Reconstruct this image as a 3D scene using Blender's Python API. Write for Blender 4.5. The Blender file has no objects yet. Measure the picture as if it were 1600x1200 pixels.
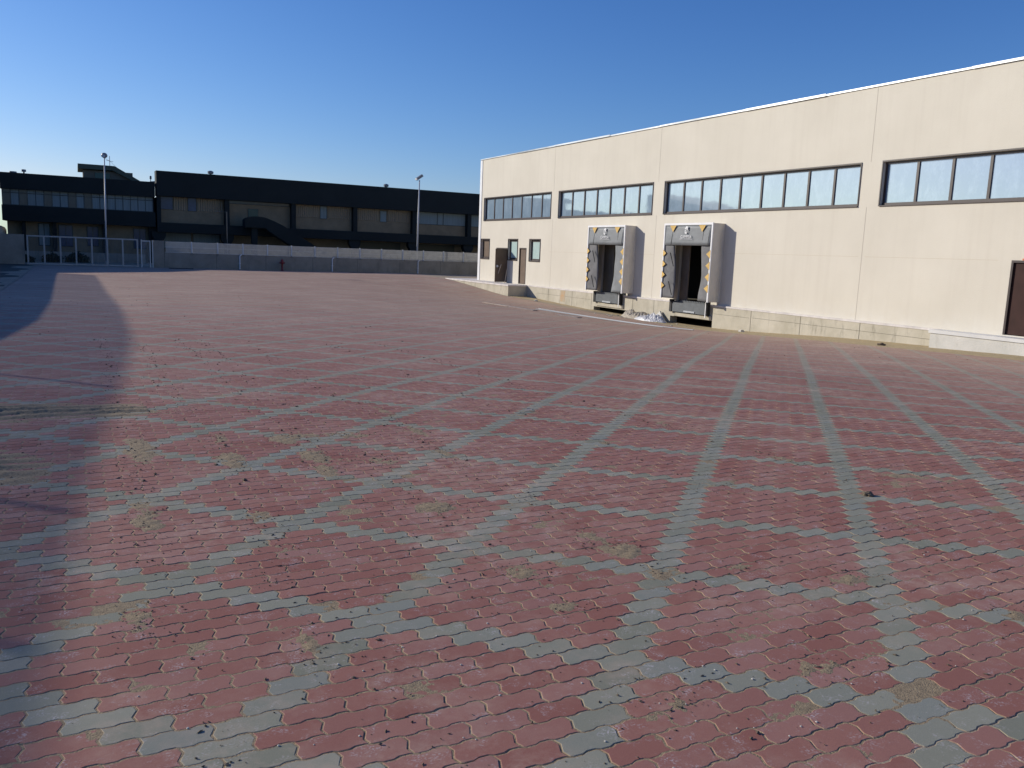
import bpy, math, random
import numpy as np
from mathutils import Vector, Matrix
random.seed(7); RNG = np.random.default_rng(11)
S = bpy.context.scene
COL = S.collection

# ------------------------------------------------------------------ camera, sky, sun, exposure
EYE = 2.0
YAW, PITCH, ROLL, FPX = math.radians(27.57), math.radians(8.855), math.radians(2.2), 1312.0
_cy, _sy, _cp, _sp = math.cos(YAW), math.sin(YAW), math.cos(PITCH), math.sin(PITCH)
FWD = Vector((_sy*_cp, _cy*_cp, -_sp)); R0 = Vector((_cy, -_sy, 0)); U0 = R0.cross(FWD)
RT = R0*math.cos(ROLL)+U0*math.sin(ROLL); UP = U0*math.cos(ROLL)-R0*math.sin(ROLL)
cam = bpy.data.cameras.new('camera'); cam_o = bpy.data.objects.new('camera', cam); COL.objects.link(cam_o)
M = Matrix((RT, UP, -FWD)).transposed().to_4x4(); M.translation = Vector((0, 0, EYE))
cam_o.matrix_world = M
cam.sensor_width = 36; cam.lens = 36*FPX/1600; cam.clip_start = .05; cam.clip_end = 6000
S.camera = cam_o

SUN_EL, SUN_ROT = math.radians(21.5), math.radians(-45)
W = bpy.data.worlds.new('World'); S.world = W; W.use_nodes = True
wn = W.node_tree; bg = wn.nodes['Background']
sky = wn.nodes.new('ShaderNodeTexSky'); sky.sky_type = 'NISHITA'; sky.sun_disc = False
sky.sun_elevation = SUN_EL; sky.sun_rotation = SUN_ROT
sky.air_density = 1.0; sky.dust_density = 0.3; sky.ozone_density = 2.5; sky.altitude = 100
sep = wn.nodes.new('ShaderNodeSeparateColor'); com = wn.nodes.new('ShaderNodeCombineColor'); wn.links.new(sky.outputs[0], sep.inputs[0])
for i, (a_, g_) in enumerate(((.86, 1.5), (.80, 1.22), (1.03, 1.0))):      # deeper, cleaner blue than the default air
    p1 = wn.nodes.new('ShaderNodeMath'); p1.operation = 'MULTIPLY'; p1.inputs[1].default_value = .12; wn.links.new(sep.outputs[i], p1.inputs[0])
    p2 = wn.nodes.new('ShaderNodeMath'); p2.operation = 'POWER'; p2.inputs[1].default_value = g_; wn.links.new(p1.outputs[0], p2.inputs[0])
    p3 = wn.nodes.new('ShaderNodeMath'); p3.operation = 'MULTIPLY'; p3.inputs[1].default_value = a_/.12; wn.links.new(p2.outputs[0], p3.inputs[0]); P3 = p3 if i == 0 else P3
    if i: wn.links.new(p3.outputs[0], com.inputs[i])
    if i == 1:      # keep the glow near the sun pale blue rather than pink
        q1 = wn.nodes.new('ShaderNodeMath'); q1.operation = 'MULTIPLY'; q1.inputs[1].default_value = .85; wn.links.new(p3.outputs[0], q1.inputs[0])
        q2 = wn.nodes.new('ShaderNodeMath'); q2.operation = 'MINIMUM'; wn.links.new(P3.outputs[0], q2.inputs[0]); wn.links.new(q1.outputs[0], q2.inputs[1]); wn.links.new(q2.outputs[0], com.inputs[0])
wn.links.new(com.outputs[0], bg.inputs[0]); bg.inputs[1].default_value = 0.12
sl = bpy.data.lights.new('sun', 'SUN'); sl.energy = 4.5; sl.angle = math.radians(.55); sl.color = (1, .93, .81)
so = bpy.data.objects.new('sun', sl); COL.objects.link(so)
sd = Vector((math.sin(SUN_ROT)*math.cos(SUN_EL), math.cos(SUN_ROT)*math.cos(SUN_EL), math.sin(SUN_EL)))
so.rotation_euler = (-sd).to_track_quat('-Z', 'Y').to_euler(); so.location = (-40, 40, 40)
S.view_settings.view_transform = 'Standard'; S.view_settings.look = 'None'
S.view_settings.exposure = 0.0; S.view_settings.gamma = 1
S.render.engine = 'CYCLES'

# ------------------------------------------------------------------ ground height
def poly(x, y):
    X, Y = x/10, y/10
    return 2-1.5319-.0085*X-.3403*Y+.0614*X*X-.2908*X*Y+.1574*Y*Y
ctrl = []
for x in (-2, 1, 4, 7):
    for y in (1.5, 4, 6.5, 9):
        ctrl.append((x, y, poly(x, y)))
ctrl += [(9.5, 11.8, -.0), (17, 19.2, -.45), (11, 11.8, .05), (17, 17.7, -.36), (14, 13.2, -.15), (17.8, 17, -.33), (19.9, 17.4, -.42), (11.8, 9.3, 0), (15.3, 12.8, -.17),
         (25.8, 47, -.74), (25.8, 40, -1.0), (25.8, 36, -1.06), (25.8, 29.2, -1.06), (25.8, 22.1, -.72), (25.4, 18.5, -.61), (25.4, 15.5, -.5), (25.4, 10, -.4), (24.4, 47.8, -.73), (24.4, 52.5, -.40), (24.4, 57.9, -.04), (21.5, 33, -.85),
         (-8, 66, 0), (5, 66, 0), (15, 66, 0), (27, 66, 0), (-8, 45, 0), (5, 45, -.02), (15, 50, -.1), (-8, 25, .2), (2, 25, .08), (10, 30, -.2), (-8, 5, .4), (-8, -5, .5), (5, -5, .5), (14, -4, .25), (26, 0, -.2), (14, 40, -.25), (20, 55, -.15)]
ctrl = np.array(ctrl, float)
def tps_phi(r2): return np.where(r2 > 0, .5*r2*np.log(np.maximum(r2, 1e-9)), 0)
_n = len(ctrl); A = np.zeros((_n+3, _n+3))
_d2 = ((ctrl[:, None, :2]-ctrl[None, :, :2])**2).sum(-1)
A[:_n, :_n] = tps_phi(_d2)+np.eye(_n)*2.0; A[:_n, _n] = 1; A[:_n, _n+1:] = ctrl[:, :2]; A[_n:, :_n] = A[:_n, _n:].T
TPS = np.linalg.solve(A, np.r_[ctrl[:, 2], 0, 0, 0])
GX0, GX1, GY0, GY1, GS = -10., 27., -6., 67., .5
gxs = np.arange(GX0, GX1+GS/2, GS); gys = np.arange(GY0, GY1+GS/2, GS)
_gx, _gy = np.meshgrid(gxs, gys, indexing='ij')
_p = np.stack([_gx.ravel(), _gy.ravel()], -1)
GZ = np.zeros(len(_p))
for i in range(_n): GZ += TPS[i]*tps_phi(((_p-ctrl[i, :2])**2).sum(-1))
GZ += TPS[_n]+_p@TPS[_n+1:]; GZ = GZ.reshape(_gx.shape)
def zg(x, y):
    x = np.clip(np.asarray(x, float), GX0, GX1-1e-6); y = np.clip(np.asarray(y, float), GY0, GY1-1e-6)
    fx, fy = (x-GX0)/GS, (y-GY0)/GS
    i = np.minimum(fx.astype(int), len(gxs)-2); j = np.minimum(fy.astype(int), len(gys)-2); fx = fx-i; fy = fy-j
    return GZ[i, j]*(1-fx)*(1-fy)+GZ[i+1, j]*fx*(1-fy)+GZ[i, j+1]*(1-fx)*fy+GZ[i+1, j+1]*fx*fy

# ------------------------------------------------------------------ materials
MATS = {}
def mat(name, col, rough=.8, noise=0, nscale=3, col2=None, bump=0, bscale=30, metal=0, spec=.5, detail=6, stretch=None, trans=0):
    if name in MATS: return MATS[name]
    m = bpy.data.materials.new(name); m.use_nodes = True; N = m.node_tree.nodes; L = m.node_tree.links; MATS[name] = m
    b = N['Principled BSDF']; b.inputs['Roughness'].default_value = rough; b.inputs['Metallic'].default_value = metal
    b.inputs['Specular IOR Level'].default_value = spec
    b.inputs['Base Color'].default_value = (*col, 1)
    g = N.new('ShaderNodeNewGeometry'); vec = g.outputs['Position']
    if stretch:
        mp = N.new('ShaderNodeMapping'); mp.inputs['Scale'].default_value = stretch; L.new(vec, mp.inputs[0]); vec = mp.outputs[0]
    if noise or col2:
        n = N.new('ShaderNodeTexNoise'); n.inputs['Scale'].default_value = nscale; n.inputs['Detail'].default_value = detail; n.inputs['Roughness'].default_value = .65
        L.new(vec, n.inputs['Vector'])
        r = N.new('ShaderNodeValToRGB'); c2 = col2 or tuple(c*(1-noise) for c in col)
        r.color_ramp.elements[0].position = .35; r.color_ramp.elements[1].position = .68
        r.color_ramp.elements[0].color = (*c2, 1); r.color_ramp.elements[1].color = (*col, 1)
        L.new(n.outputs[0], r.inputs[0]); L.new(r.outputs[0], b.inputs['Base Color'])
    if bump:
        n2 = N.new('ShaderNodeTexNoise'); n2.inputs['Scale'].default_value = bscale; n2.inputs['Detail'].default_value = 5
        L.new(g.outputs['Position'], n2.inputs['Vector'])
        bp = N.new('ShaderNodeBump'); bp.inputs['Strength'].default_value = 1; bp.inputs['Distance'].default_value = bump
        L.new(n2.outputs[0], bp.inputs['Height']); L.new(bp.outputs[0], b.inputs['Normal'])
    return m

def mixnode(N, L, fac, a, b, mode='MIX'):
    x = N.new('ShaderNodeMix'); x.data_type = 'RGBA'; x.blend_type = mode
    for s, v in ((x.inputs[0], fac), (x.inputs[6], a), (x.inputs[7], b)):
        if isinstance(v, (int, float)): s.default_value = v
        elif isinstance(v, tuple): s.default_value = (*v, 1)
        else: L.new(v, s)
    return x.outputs[2]
def noisenode(N, L, vec, scale, detail=5, rough=.6, lo=.4, hi=.6):
    n = N.new('ShaderNodeTexNoise'); n.inputs['Scale'].default_value = scale; n.inputs['Detail'].default_value = detail; n.inputs['Roughness'].default_value = rough
    L.new(vec, n.inputs['Vector']); r = N.new('ShaderNodeMapRange'); r.inputs[1].default_value = lo; r.inputs[2].default_value = hi
    L.new(n.outputs[0], r.inputs[0]); return r.outputs[0]

SAND = (.40, .32, .21)
def paver_mat():
    m = bpy.data.materials.new('paver_concrete'); m.use_nodes = True; N = m.node_tree.nodes; L = m.node_tree.links
    b = N['Principled BSDF']; b.inputs['Specular IOR Level'].default_value = .15
    g = N.new('ShaderNodeNewGeometry'); P = g.outputs['Position']
    ak = N.new('ShaderNodeAttribute'); ak.attribute_name = 'kind'
    at = N.new('ShaderNodeAttribute'); at.attribute_name = 'tint'
    a2 = N.new('ShaderNodeAttribute'); a2.attribute_name = 'tint2'
    red = mixnode(N, L, at.outputs['Fac'], (.285, .120, .094), (.345, .165, .130))
    red = mixnode(N, L, a2.outputs['Fac'], red, (.365, .205, .175))
    gry = mixnode(N, L, at.outputs['Fac'], (.235, .235, .175), (.305, .30, .235))
    gry = mixnode(N, L, a2.outputs['Fac'], gry, (.25, .265, .235))
    c = mixnode(N, L, ak.outputs['Fac'], red, gry)
    # fine grain and pale efflorescence
    gr = noisenode(N, L, P, 260, 3, .7, .3, .7)
    c = mixnode(N, L, .22, c, mixnode(N, L, gr, (.05, .045, .04), (.7, .66, .62)), 'SOFT_LIGHT')
    ef = noisenode(N, L, P, 9, 8, .75, .53, .72)
    sp = noisenode(N, L, P, 120, 2, .5, .48, .62)
    mu = N.new('ShaderNodeMath'); mu.operation = 'MULTIPLY'; L.new(ef, mu.inputs[0]); L.new(sp, mu.inputs[1])
    m2 = N.new('ShaderNodeMath'); m2.operation = 'MULTIPLY'; L.new(mu.outputs[0], m2.inputs[0]); m2.inputs[1].default_value = 1.0
    c = mixnode(N, L, m2.outputs[0], c, (.55, .50, .50))
    # sand dust, more along the dock wall; far end's extra also paints in glare
    dn = noisenode(N, L, P, .55, 6, .7, .47, .72)
    d2 = noisenode(N, L, P, 7, 6, .75, .42, .66)
    m3 = N.new('ShaderNodeMath'); m3.operation = 'MULTIPLY'; L.new(dn, m3.inputs[0]); L.new(d2, m3.inputs[1])
    sx = N.new('ShaderNodeSeparateXYZ'); L.new(P, sx.inputs[0])
    fy = N.new('ShaderNodeMapRange'); fy.inputs[1].default_value = 8; fy.inputs[2].default_value = 30; fy.inputs[3].default_value = .0; fy.inputs[4].default_value = .50; L.new(sx.outputs[1], fy.inputs[0])
    fx = N.new('ShaderNodeMapRange'); fx.inputs[1].default_value = 9; fx.inputs[2].default_value = 23; fx.inputs[3].default_value = 0; fx.inputs[4].default_value = .55; L.new(sx.outputs[0], fx.inputs[0])
    mx = N.new('ShaderNodeMath'); mx.operation = 'MAXIMUM'; L.new(fy.outputs[0], mx.inputs[0]); L.new(fx.outputs[0], mx.inputs[1])
    vn = noisenode(N, L, P, .23, 5, .6, .25, .7)
    mm = N.new('ShaderNodeMath'); mm.operation = 'MULTIPLY'; L.new(mx.outputs[0], mm.inputs[0])
    vv = N.new('ShaderNodeMath'); vv.operation = 'MULTIPLY_ADD'; L.new(vn, vv.inputs[0]); vv.inputs[1].default_value = .7; vv.inputs[2].default_value = .6; L.new(vv.outputs[0], mm.inputs[1])
    mz = N.new('ShaderNodeMath'); mz.operation = 'MULTIPLY_ADD'; L.new(m3.outputs[0], mz.inputs[0]); mz.inputs[1].default_value = .95; L.new(mm.outputs[0], mz.inputs[2]); mz.use_clamp = True
    c = mixnode(N, L, mz.outputs[0], c, (.53, .395, .305))
    ae = N.new('ShaderNodeAttribute'); ae.attribute_name = 'edge'
    en = noisenode(N, L, P, 14, 4, .6, .25, .6); em = N.new('ShaderNodeMath'); em.operation = 'MULTIPLY'; L.new(ae.outputs['Fac'], em.inputs[0]); L.new(en, em.inputs[1])
    c = mixnode(N, L, em.outputs[0], c, (.40, .30, .19))
    L.new(c, b.inputs['Base Color'])
    b.inputs['Roughness'].default_value = .78
    n2 = N.new('ShaderNodeTexNoise'); n2.inputs['Scale'].default_value = 300; n2.inputs['Detail'].default_value = 3; L.new(P, n2.inputs['Vector'])
    n3 = N.new('ShaderNodeTexNoise'); n3.inputs['Scale'].default_value = 22; n3.inputs['Detail'].default_value = 4; L.new(P, n3.inputs['Vector'])
    b1 = N.new('ShaderNodeBump'); b1.inputs['Strength'].default_value = .5; b1.inputs['Distance'].default_value = .0015; L.new(n2.outputs[0], b1.inputs['Height'])
    b2 = N.new('ShaderNodeBump'); b2.inputs['Strength'].default_value = .5; b2.inputs['Distance'].default_value = .0012; L.new(n3.outputs[0], b2.inputs['Height']); L.new(b1.outputs[0], b2.inputs['Normal'])
    L.new(b2.outputs[0], b.inputs['Normal'])
    return m
M_PAVER = paver_mat()
M_SAND = mat('sand', (.47, .365, .20), .95, .3, 6, bump=.006, bscale=90)
M_SAND2 = mat('joint_sand', (.36, .27, .16), .95, .45, 60, bump=.004, bscale=160)
M_DUST = mat('dusty_ground', (.38, .30, .21), .95, 0, .5, col2=(.29, .235, .165), bump=.01, bscale=40)
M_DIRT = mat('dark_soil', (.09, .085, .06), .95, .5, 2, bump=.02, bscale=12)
M_DEBRIS = mat('clod', (.20, .15, .10), .95, 0, 60, col2=(.07, .055, .04))
M_STONE = mat('pale_pebble', (.62, .58, .5), .9, .3, 40)

def stucco():
    m = bpy.data.materials.new('cream_wall'); m.use_nodes = True; N = m.node_tree.nodes; L = m.node_tree.links
    b = N['Principled BSDF']; b.inputs['Roughness'].default_value = .85; b.inputs['Specular IOR Level'].default_value = .2
    g = N.new('ShaderNodeNewGeometry'); P = g.outputs['Position']
    a = noisenode(N, L, P, .35, 6, .6, .3, .7)
    c = mixnode(N, L, a, (.605, .562, .472), (.665, .62, .525))
    mp = N.new('ShaderNodeMapping'); mp.inputs['Scale'].default_value = (1, 2.2, .12); L.new(P, mp.inputs[0])
    s = noisenode(N, L, mp.outputs[0], 1.2, 6, .6, .5, .8)
    f = N.new('ShaderNodeMath'); f.operation = 'MULTIPLY'; L.new(s, f.inputs[0]); f.inputs[1].default_value = .38
    c = mixnode(N, L, f.outputs[0], c, (.54, .49, .41))
    # dirty splash zone just above the plinth
    sx = N.new('ShaderNodeSeparateXYZ'); L.new(P, sx.inputs[0])
    r = N.new('ShaderNodeMapRange'); r.inputs[1].default_value = 0; r.inputs[2].default_value = .7; r.inputs[3].default_value = .45; r.inputs[4].default_value = 0; L.new(sx.outputs[2], r.inputs[0])
    q = noisenode(N, L, P, 1.7, 6, .7, .35, .65); f2 = N.new('ShaderNodeMath'); f2.operation = 'MULTIPLY'; L.new(r.outputs[0], f2.inputs[0]); L.new(q, f2.inputs[1])
    c = mixnode(N, L, f2.outputs[0], c, (.68, .66, .60))
    L.new(c, b.inputs['Base Color'])
    n2 = N.new('ShaderNodeTexNoise'); n2.inputs['Scale'].default_value = 35; n2.inputs['Detail'].default_value = 6; L.new(P, n2.inputs['Vector'])
    bp = N.new('ShaderNodeBump'); bp.inputs['Strength'].default_value = .6; bp.inputs['Distance'].default_value = .006; L.new(n2.outputs[0], bp.inputs['Height']); L.new(bp.outputs[0], b.inputs['Normal'])
    return m
M_WALL = stucco()
def concrete(name, c1, c2, stain=(.14, .125, .09), sc=.9):
    m = bpy.data.materials.new(name); m.use_nodes = True; N = m.node_tree.nodes; L = m.node_tree.links
    b = N['Principled BSDF']; b.inputs['Roughness'].default_value = .9; b.inputs['Specular IOR Level'].default_value = .2
    g = N.new('ShaderNodeNewGeometry'); P = g.outputs['Position']
    c = mixnode(N, L, noisenode(N, L, P, sc, 8, .7, .35, .65), c1, c2)
    mp = N.new('ShaderNodeMapping'); mp.inputs['Scale'].default_value = (1.5, 1.5, .35); L.new(P, mp.inputs[0])
    s = noisenode(N, L, mp.outputs[0], 1.6, 8, .75, .54, .74)
    f = N.new('ShaderNodeMath'); f.operation = 'MULTIPLY'; L.new(s, f.inputs[0]); f.inputs[1].default_value = .7
    c = mixnode(N, L, f.outputs[0], c, stain)
    L.new(c, b.inputs['Base Color'])
    n2 = N.new('ShaderNodeTexNoise'); n2.inputs['Scale'].default_value = 18; n2.inputs['Detail'].default_value = 8; L.new(P, n2.inputs['Vector'])
    bp = N.new('ShaderNodeBump'); bp.inputs['Strength'].default_value = .7; bp.inputs['Distance'].default_value = .01; L.new(n2.outputs[0], bp.inputs['Height']); L.new(bp.outputs[0], b.inputs['Normal'])
    return m
M_CONC = concrete('weathered_concrete', (.42, .385, .30), (.55, .505, .41))
M_CONC2 = concrete('pale_new_concrete', (.50, .49, .45), (.60, .58, .54), (.40, .38, .33))
M_WCONC = concrete('grey_precast_concrete', (.23, .215, .18), (.31, .29, .245), (.15, .14, .12))
M_TOP = mat('pale_slab_top', (.72, .67, .63), .85, .25, 2, bump=.004)
M_WHITE = mat('white_metal', (.78, .78, .78), .45, .12, 3, spec=.4)
M_FLASH = mat('galvanised_flashing', (.62, .64, .66), .32, .55, .35, metal=.6, stretch=(1, .5, 1))
M_BROWN = mat('brown_aluminium', (.055, .038, .034), .4, .25, 4)
M_DOOR = mat('brown_door', (.16, .112, .078), .5, .25, 2, spec=.3)
M_DDOOR = mat('dark_brown_door', (.052, .024, .02), .6, .3, 2, spec=.15)
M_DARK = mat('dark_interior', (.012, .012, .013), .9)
M_ORANGE = mat('orange_primer', (.62, .16, .07), .6)
def glass(name, c1, c2, ref=.5, rough=.04):
    m = bpy.data.materials.new(name); m.use_nodes = True; N = m.node_tree.nodes; L = m.node_tree.links
    b = N['Principled BSDF']
    g = N.new('ShaderNodeNewGeometry'); P = g.outputs['Position']
    mp = N.new('ShaderNodeMapping'); mp.inputs['Rotation'].default_value = (.6, 0, 0); mp.inputs['Scale'].default_value = (1, 1, .5); L.new(P, mp.inputs[0])
    s = noisenode(N, L, mp.outputs[0], 2.2, 8, .75, .45, .75)
    L.new(mixnode(N, L, s, c1, c2), b.inputs['Base Color'])
    gl = N.new('ShaderNodeBsdfGlossy'); gl.inputs['Roughness'].default_value = rough; gl.inputs['Color'].default_value = (.92, .95, 1, 1)
    n2 = N.new('ShaderNodeTexNoise'); n2.inputs['Scale'].default_value = .9; L.new(P, n2.inputs['Vector'])
    bp = N.new('ShaderNodeBump'); bp.inputs['Strength'].default_value = .5; bp.inputs['Distance'].default_value = .006; L.new(n2.outputs[0], bp.inputs['Height']); L.new(bp.outputs[0], gl.inputs['Normal'])
    b.inputs['Roughness'].default_value = .5; b.inputs['Specular IOR Level'].default_value = .15 if ref < .1 else .5
    mx = N.new('ShaderNodeMixShader'); mx.inputs[0].default_value = ref; L.new(b.outputs[0], mx.inputs[1]); L.new(gl.outputs[0], mx.inputs[2])
    L.new(mx.outputs[0], N['Material Output'].inputs[0]); return m
M_GLASS = glass('dusty_glass', (.14, .235, .33), (.25, .355, .46), .27)
M_FROST = glass('pale_green_glass', (.40, .53, .50), (.47, .58, .55), .08)
M_FARGL = glass('far_glass', (.03, .05, .06), (.06, .085, .09), .02, .08)
M_FARGLB = glass('far_blue_glass', (.03, .055, .11), (.04, .08, .16), .015, .08)
M_TEAL = glass('far_teal_glass', (.015, .075, .065), (.02, .09, .08), .015, .1)
M_CURT = mat('grey_curtain', (.22, .28, .29), .8, .25, 6, stretch=(3, 1, .1))
M_FASC = mat('dark_fascia', (.017, .023, .024), .7, .2, .5, spec=.2)
M_PANEL = mat('brown_panel', (.24, .195, .125), .8, .25, 1.2)
def corrug():
    m = mat('brown_corrugated', (.25, .205, .14), .7); N = m.node_tree.nodes; L = m.node_tree.links; b = N['Principled BSDF']
    g = N.new('ShaderNodeNewGeometry'); w = N.new('ShaderNodeTexWave'); w.inputs['Scale'].default_value = 1.6; w.bands_direction = 'X'; L.new(g.outputs['Position'], w.inputs['Vector'])
    bp = N.new('ShaderNodeBump'); bp.inputs['Distance'].default_value = .06; L.new(w.outputs[1], bp.inputs['Height']); L.new(bp.outputs[0], b.inputs['Normal']); return m
M_CORR = corrug()
M_PENT = mat('olive_render', (.17, .15, .115), .9, .2, 1)
M_SHELT = mat('grey_shelter_fabric', (.165, .165, .17), .75, .3, 2.5, bump=.01, bscale=3)
M_SHSIDE = mat('pale_grey_fabric', (.76, .71, .61), .75, .15, 1.5, bump=.012, bscale=2)
M_YEL = mat('yellow_marker', (.72, .47, .13), .7, .3, 8)
M_BLK = mat('black_rubber', (.014, .014, .015), .7)
M_LEV = mat('grey_painted_steel', (.11, .125, .135), .5, .3, 3)
M_GALV = mat('galvanised_steel', (.52, .53, .52), .45, .2, 3, metal=.3)
M_RED = mat('red_paint', (.20, .02, .025), .45)
M_PVC = mat('blue_grey_conduit', (.24, .27, .31), .5, .2, 3)
M_WOOD = mat('pale_plank', (.56, .46, .36), .8, .35, 6)
M_PLAS = mat('white_plastic_sheet', (.62, .62, .63), .35, .2, 5, bump=.02, bscale=12)
M_RUB = mat('pale_rubble', (.52, .46, .37), .95, .35, 14, bump=.02, bscale=30)
M_LEAF = mat('shrub_leaf', (.035, .05, .02), .7, .4, 3)
M_GRN = mat('green_net', (.03, .06, .04), .8)
M_LAMPH = mat('lamp_housing', (.18, .19, .21), .4)
M_FAB2 = mat('blue_grey_fabric', (.19, .205, .215), .6, .25, 1.6, bump=.03, bscale=1.6)

# ------------------------------------------------------------------ mesh helpers
def tag(o, label=None, cat=None, group=None, kind=None):
    for k, v in (('label', label), ('category', cat), ('group', group), ('kind', kind)):
        if v: o[k] = v
    return o
def empty(name, loc, label, cat, group=None):
    o = bpy.data.objects.new(name, None); o.location = loc; COL.objects.link(o); o.empty_display_size = .3
    return tag(o, label, cat, group)
def wloc(o):
    v = Vector((0, 0, 0))
    while o: v += o.location; o = o.parent
    return v
class MB:
    def __init__(s): s.v = []; s.f = []
    def poly(s, pts): i = len(s.v); s.v += [tuple(p) for p in pts]; s.f.append(tuple(range(i, i+len(pts)))); return s
    def box(s, x0, x1, y0, y1, z0, z1):
        if x0 > x1: x0, x1 = x1, x0
        if y0 > y1: y0, y1 = y1, y0
        if z0 > z1: z0, z1 = z1, z0
        i = len(s.v)
        s.v += [(x0, y0, z0), (x1, y0, z0), (x1, y1, z0), (x0, y1, z0), (x0, y0, z1), (x1, y0, z1), (x1, y1, z1), (x0, y1, z1)]
        s.f += [tuple(i+k for k in q) for q in ((0, 3, 2, 1), (4, 5, 6, 7), (0, 1, 5, 4), (1, 2, 6, 5), (2, 3, 7, 6), (3, 0, 4, 7))]
        return s
    def prism(s, pts, dvec):
        """extrude closed 3-D polygon pts by dvec"""
        n = len(pts); i = len(s.v); d = Vector(dvec); P = [Vector(p) for p in pts]
        s.v += [tuple(p) for p in P]+[tuple(p+d) for p in P]
        s.f.append(tuple(range(i+n-1, i-1, -1))); s.f.append(tuple(range(i+n, i+2*n)))
        for k in range(n): s.f.append((i+k, i+(k+1) % n, i+n+(k+1) % n, i+n+k))
        return s
    def tube(s, p0, p1, r0, r1=None, n=10, cap=True):
        r1 = r0 if r1 is None else r1; p0 = Vector(p0); p1 = Vector(p1); d = (p1-p0).normalized()
        a = d.orthogonal().normalized(); b = d.cross(a); i = len(s.v)
        for p, r in ((p0, r0), (p1, r1)):
            for k in range(n):
                t = 2*math.pi*k/n; s.v.append(tuple(p+a*math.cos(t)*r+b*math.sin(t)*r))
        for k in range(n): s.f.append((i+k, i+(k+1) % n, i+n+(k+1) % n, i+n+k))
        if cap: s.f.append(tuple(range(i+n-1, i-1, -1))); s.f.append(tuple(range(i+n, i+2*n)))
        return s
    def path(s, pts, r, n=8):
        for a, b in zip(pts[:-1], pts[1:]): s.tube(a, b, r, r, n)
        return s
    def lathe(s, c, prof, n=14):
        c = Vector(c); i = len(s.v)
        for r, z in prof:
            for k in range(n): t = 2*math.pi*k/n; s.v.append((c.x+r*math.cos(t), c.y+r*math.sin(t), c.z+z))
        for j in range(len(prof)-1):
            for k in range(n): s.f.append((i+j*n+k, i+j*n+(k+1) % n, i+(j+1)*n+(k+1) % n, i+(j+1)*n+k))
        s.f.append(tuple(range(i+n-1, i-1, -1))); q = i+(len(prof)-1)*n; s.f.append(tuple(range(q, q+n)))
        return s
    def build(s, name, m, parent=None, loc=None, smooth=False, bevel=0):
        o_loc = Vector(loc) if loc is not None else Vector((0, 0, 0))
        base = wloc(parent)+o_loc if parent else o_loc
        me = bpy.data.meshes.new(name); me.from_pydata([(x-base.x, y-base.y, z-base.z) for x, y, z in s.v], [], s.f); me.update()
        me.materials.append(m)
        if smooth:
            import bmesh
            bm = bmesh.new(); bm.from_mesh(me); bmesh.ops.remove_doubles(bm, verts=bm.verts, dist=.0005); bm.to_mesh(me); bm.free()
            me.polygons.foreach_set('use_smooth', [True]*len(me.polygons))
        o = bpy.data.objects.new(name, me); o.location = o_loc; COL.objects.link(o)
        if parent: o.parent = parent
        if bevel:
            bv = o.modifiers.new('bevel', 'BEVEL'); bv.width = bevel; bv.segments = 2; bv.limit_method = 'ANGLE'
        return o
def big_mesh(name, verts, faces_flat, sizes, m, attrs=None, smooth=False):
    me = bpy.data.meshes.new(name); nv = len(verts)
    me.vertices.add(nv); me.vertices.foreach_set('co', np.asarray(verts, np.float32).ravel())
    me.loops.add(len(faces_flat)); me.loops.foreach_set('vertex_index', np.asarray(faces_flat, np.int32))
    sizes = np.asarray(sizes, np.int32); starts = np.r_[0, np.cumsum(sizes)[:-1]].astype(np.int32)
    me.polygons.add(len(sizes)); me.polygons.foreach_set('loop_start', starts); me.polygons.foreach_set('loop_total', sizes)
    me.polygons.foreach_set('use_smooth', np.full(len(sizes), bool(smooth)))
    for k, a in (attrs or {}).items():
        at = me.attributes.new(k, 'FLOAT', 'POINT'); at.data.foreach_set('value', np.asarray(a, np.float32))
    me.update(calc_edges=True); me.materials.append(m)
    o = bpy.data.objects.new(name, me); COL.objects.link(o); return o
def grid_mesh(name, xs, ys, zf, m, smooth=True, attrs=None):
    X, Y = np.meshgrid(xs, ys, indexing='ij'); Z = zf(X, Y); nx, ny = X.shape
    idx = np.arange(nx*ny).reshape(nx, ny)
    f = np.stack([idx[:-1, :-1], idx[1:, :-1], idx[1:, 1:], idx[:-1, 1:]], -1).reshape(-1, 4)
    return big_mesh(name, np.stack([X, Y, Z], -1).reshape(-1, 3), f.ravel(), np.full(len(f), 4), m, attrs, smooth)

# ------------------------------------------------------------------ ground
def axis(lo, hi, a, b, step, grow):
    v = list(np.arange(a, b+step/2, step)); s = step
    while v[-1] < hi: s *= grow; v.append(v[-1]+s)
    s = step
    while v[0] > lo: s *= grow; v.insert(0, v[0]-s)
    return np.array(v)
PAV_X1, PAV_Y1 = 24.7, 65.2
xs = axis(-3000, 3000, GX0, GX1, GS, 1.35); ys = axis(-3000, 3000, GY0, GY1, GS, 1.35)
def base_z(X, Y): return zg(X, Y)-.0024
g = grid_mesh('ground', xs, ys, base_z, M_DUST); tag(g, kind='structure', label='dusty sand coloured ground under and around the paving')
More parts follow.
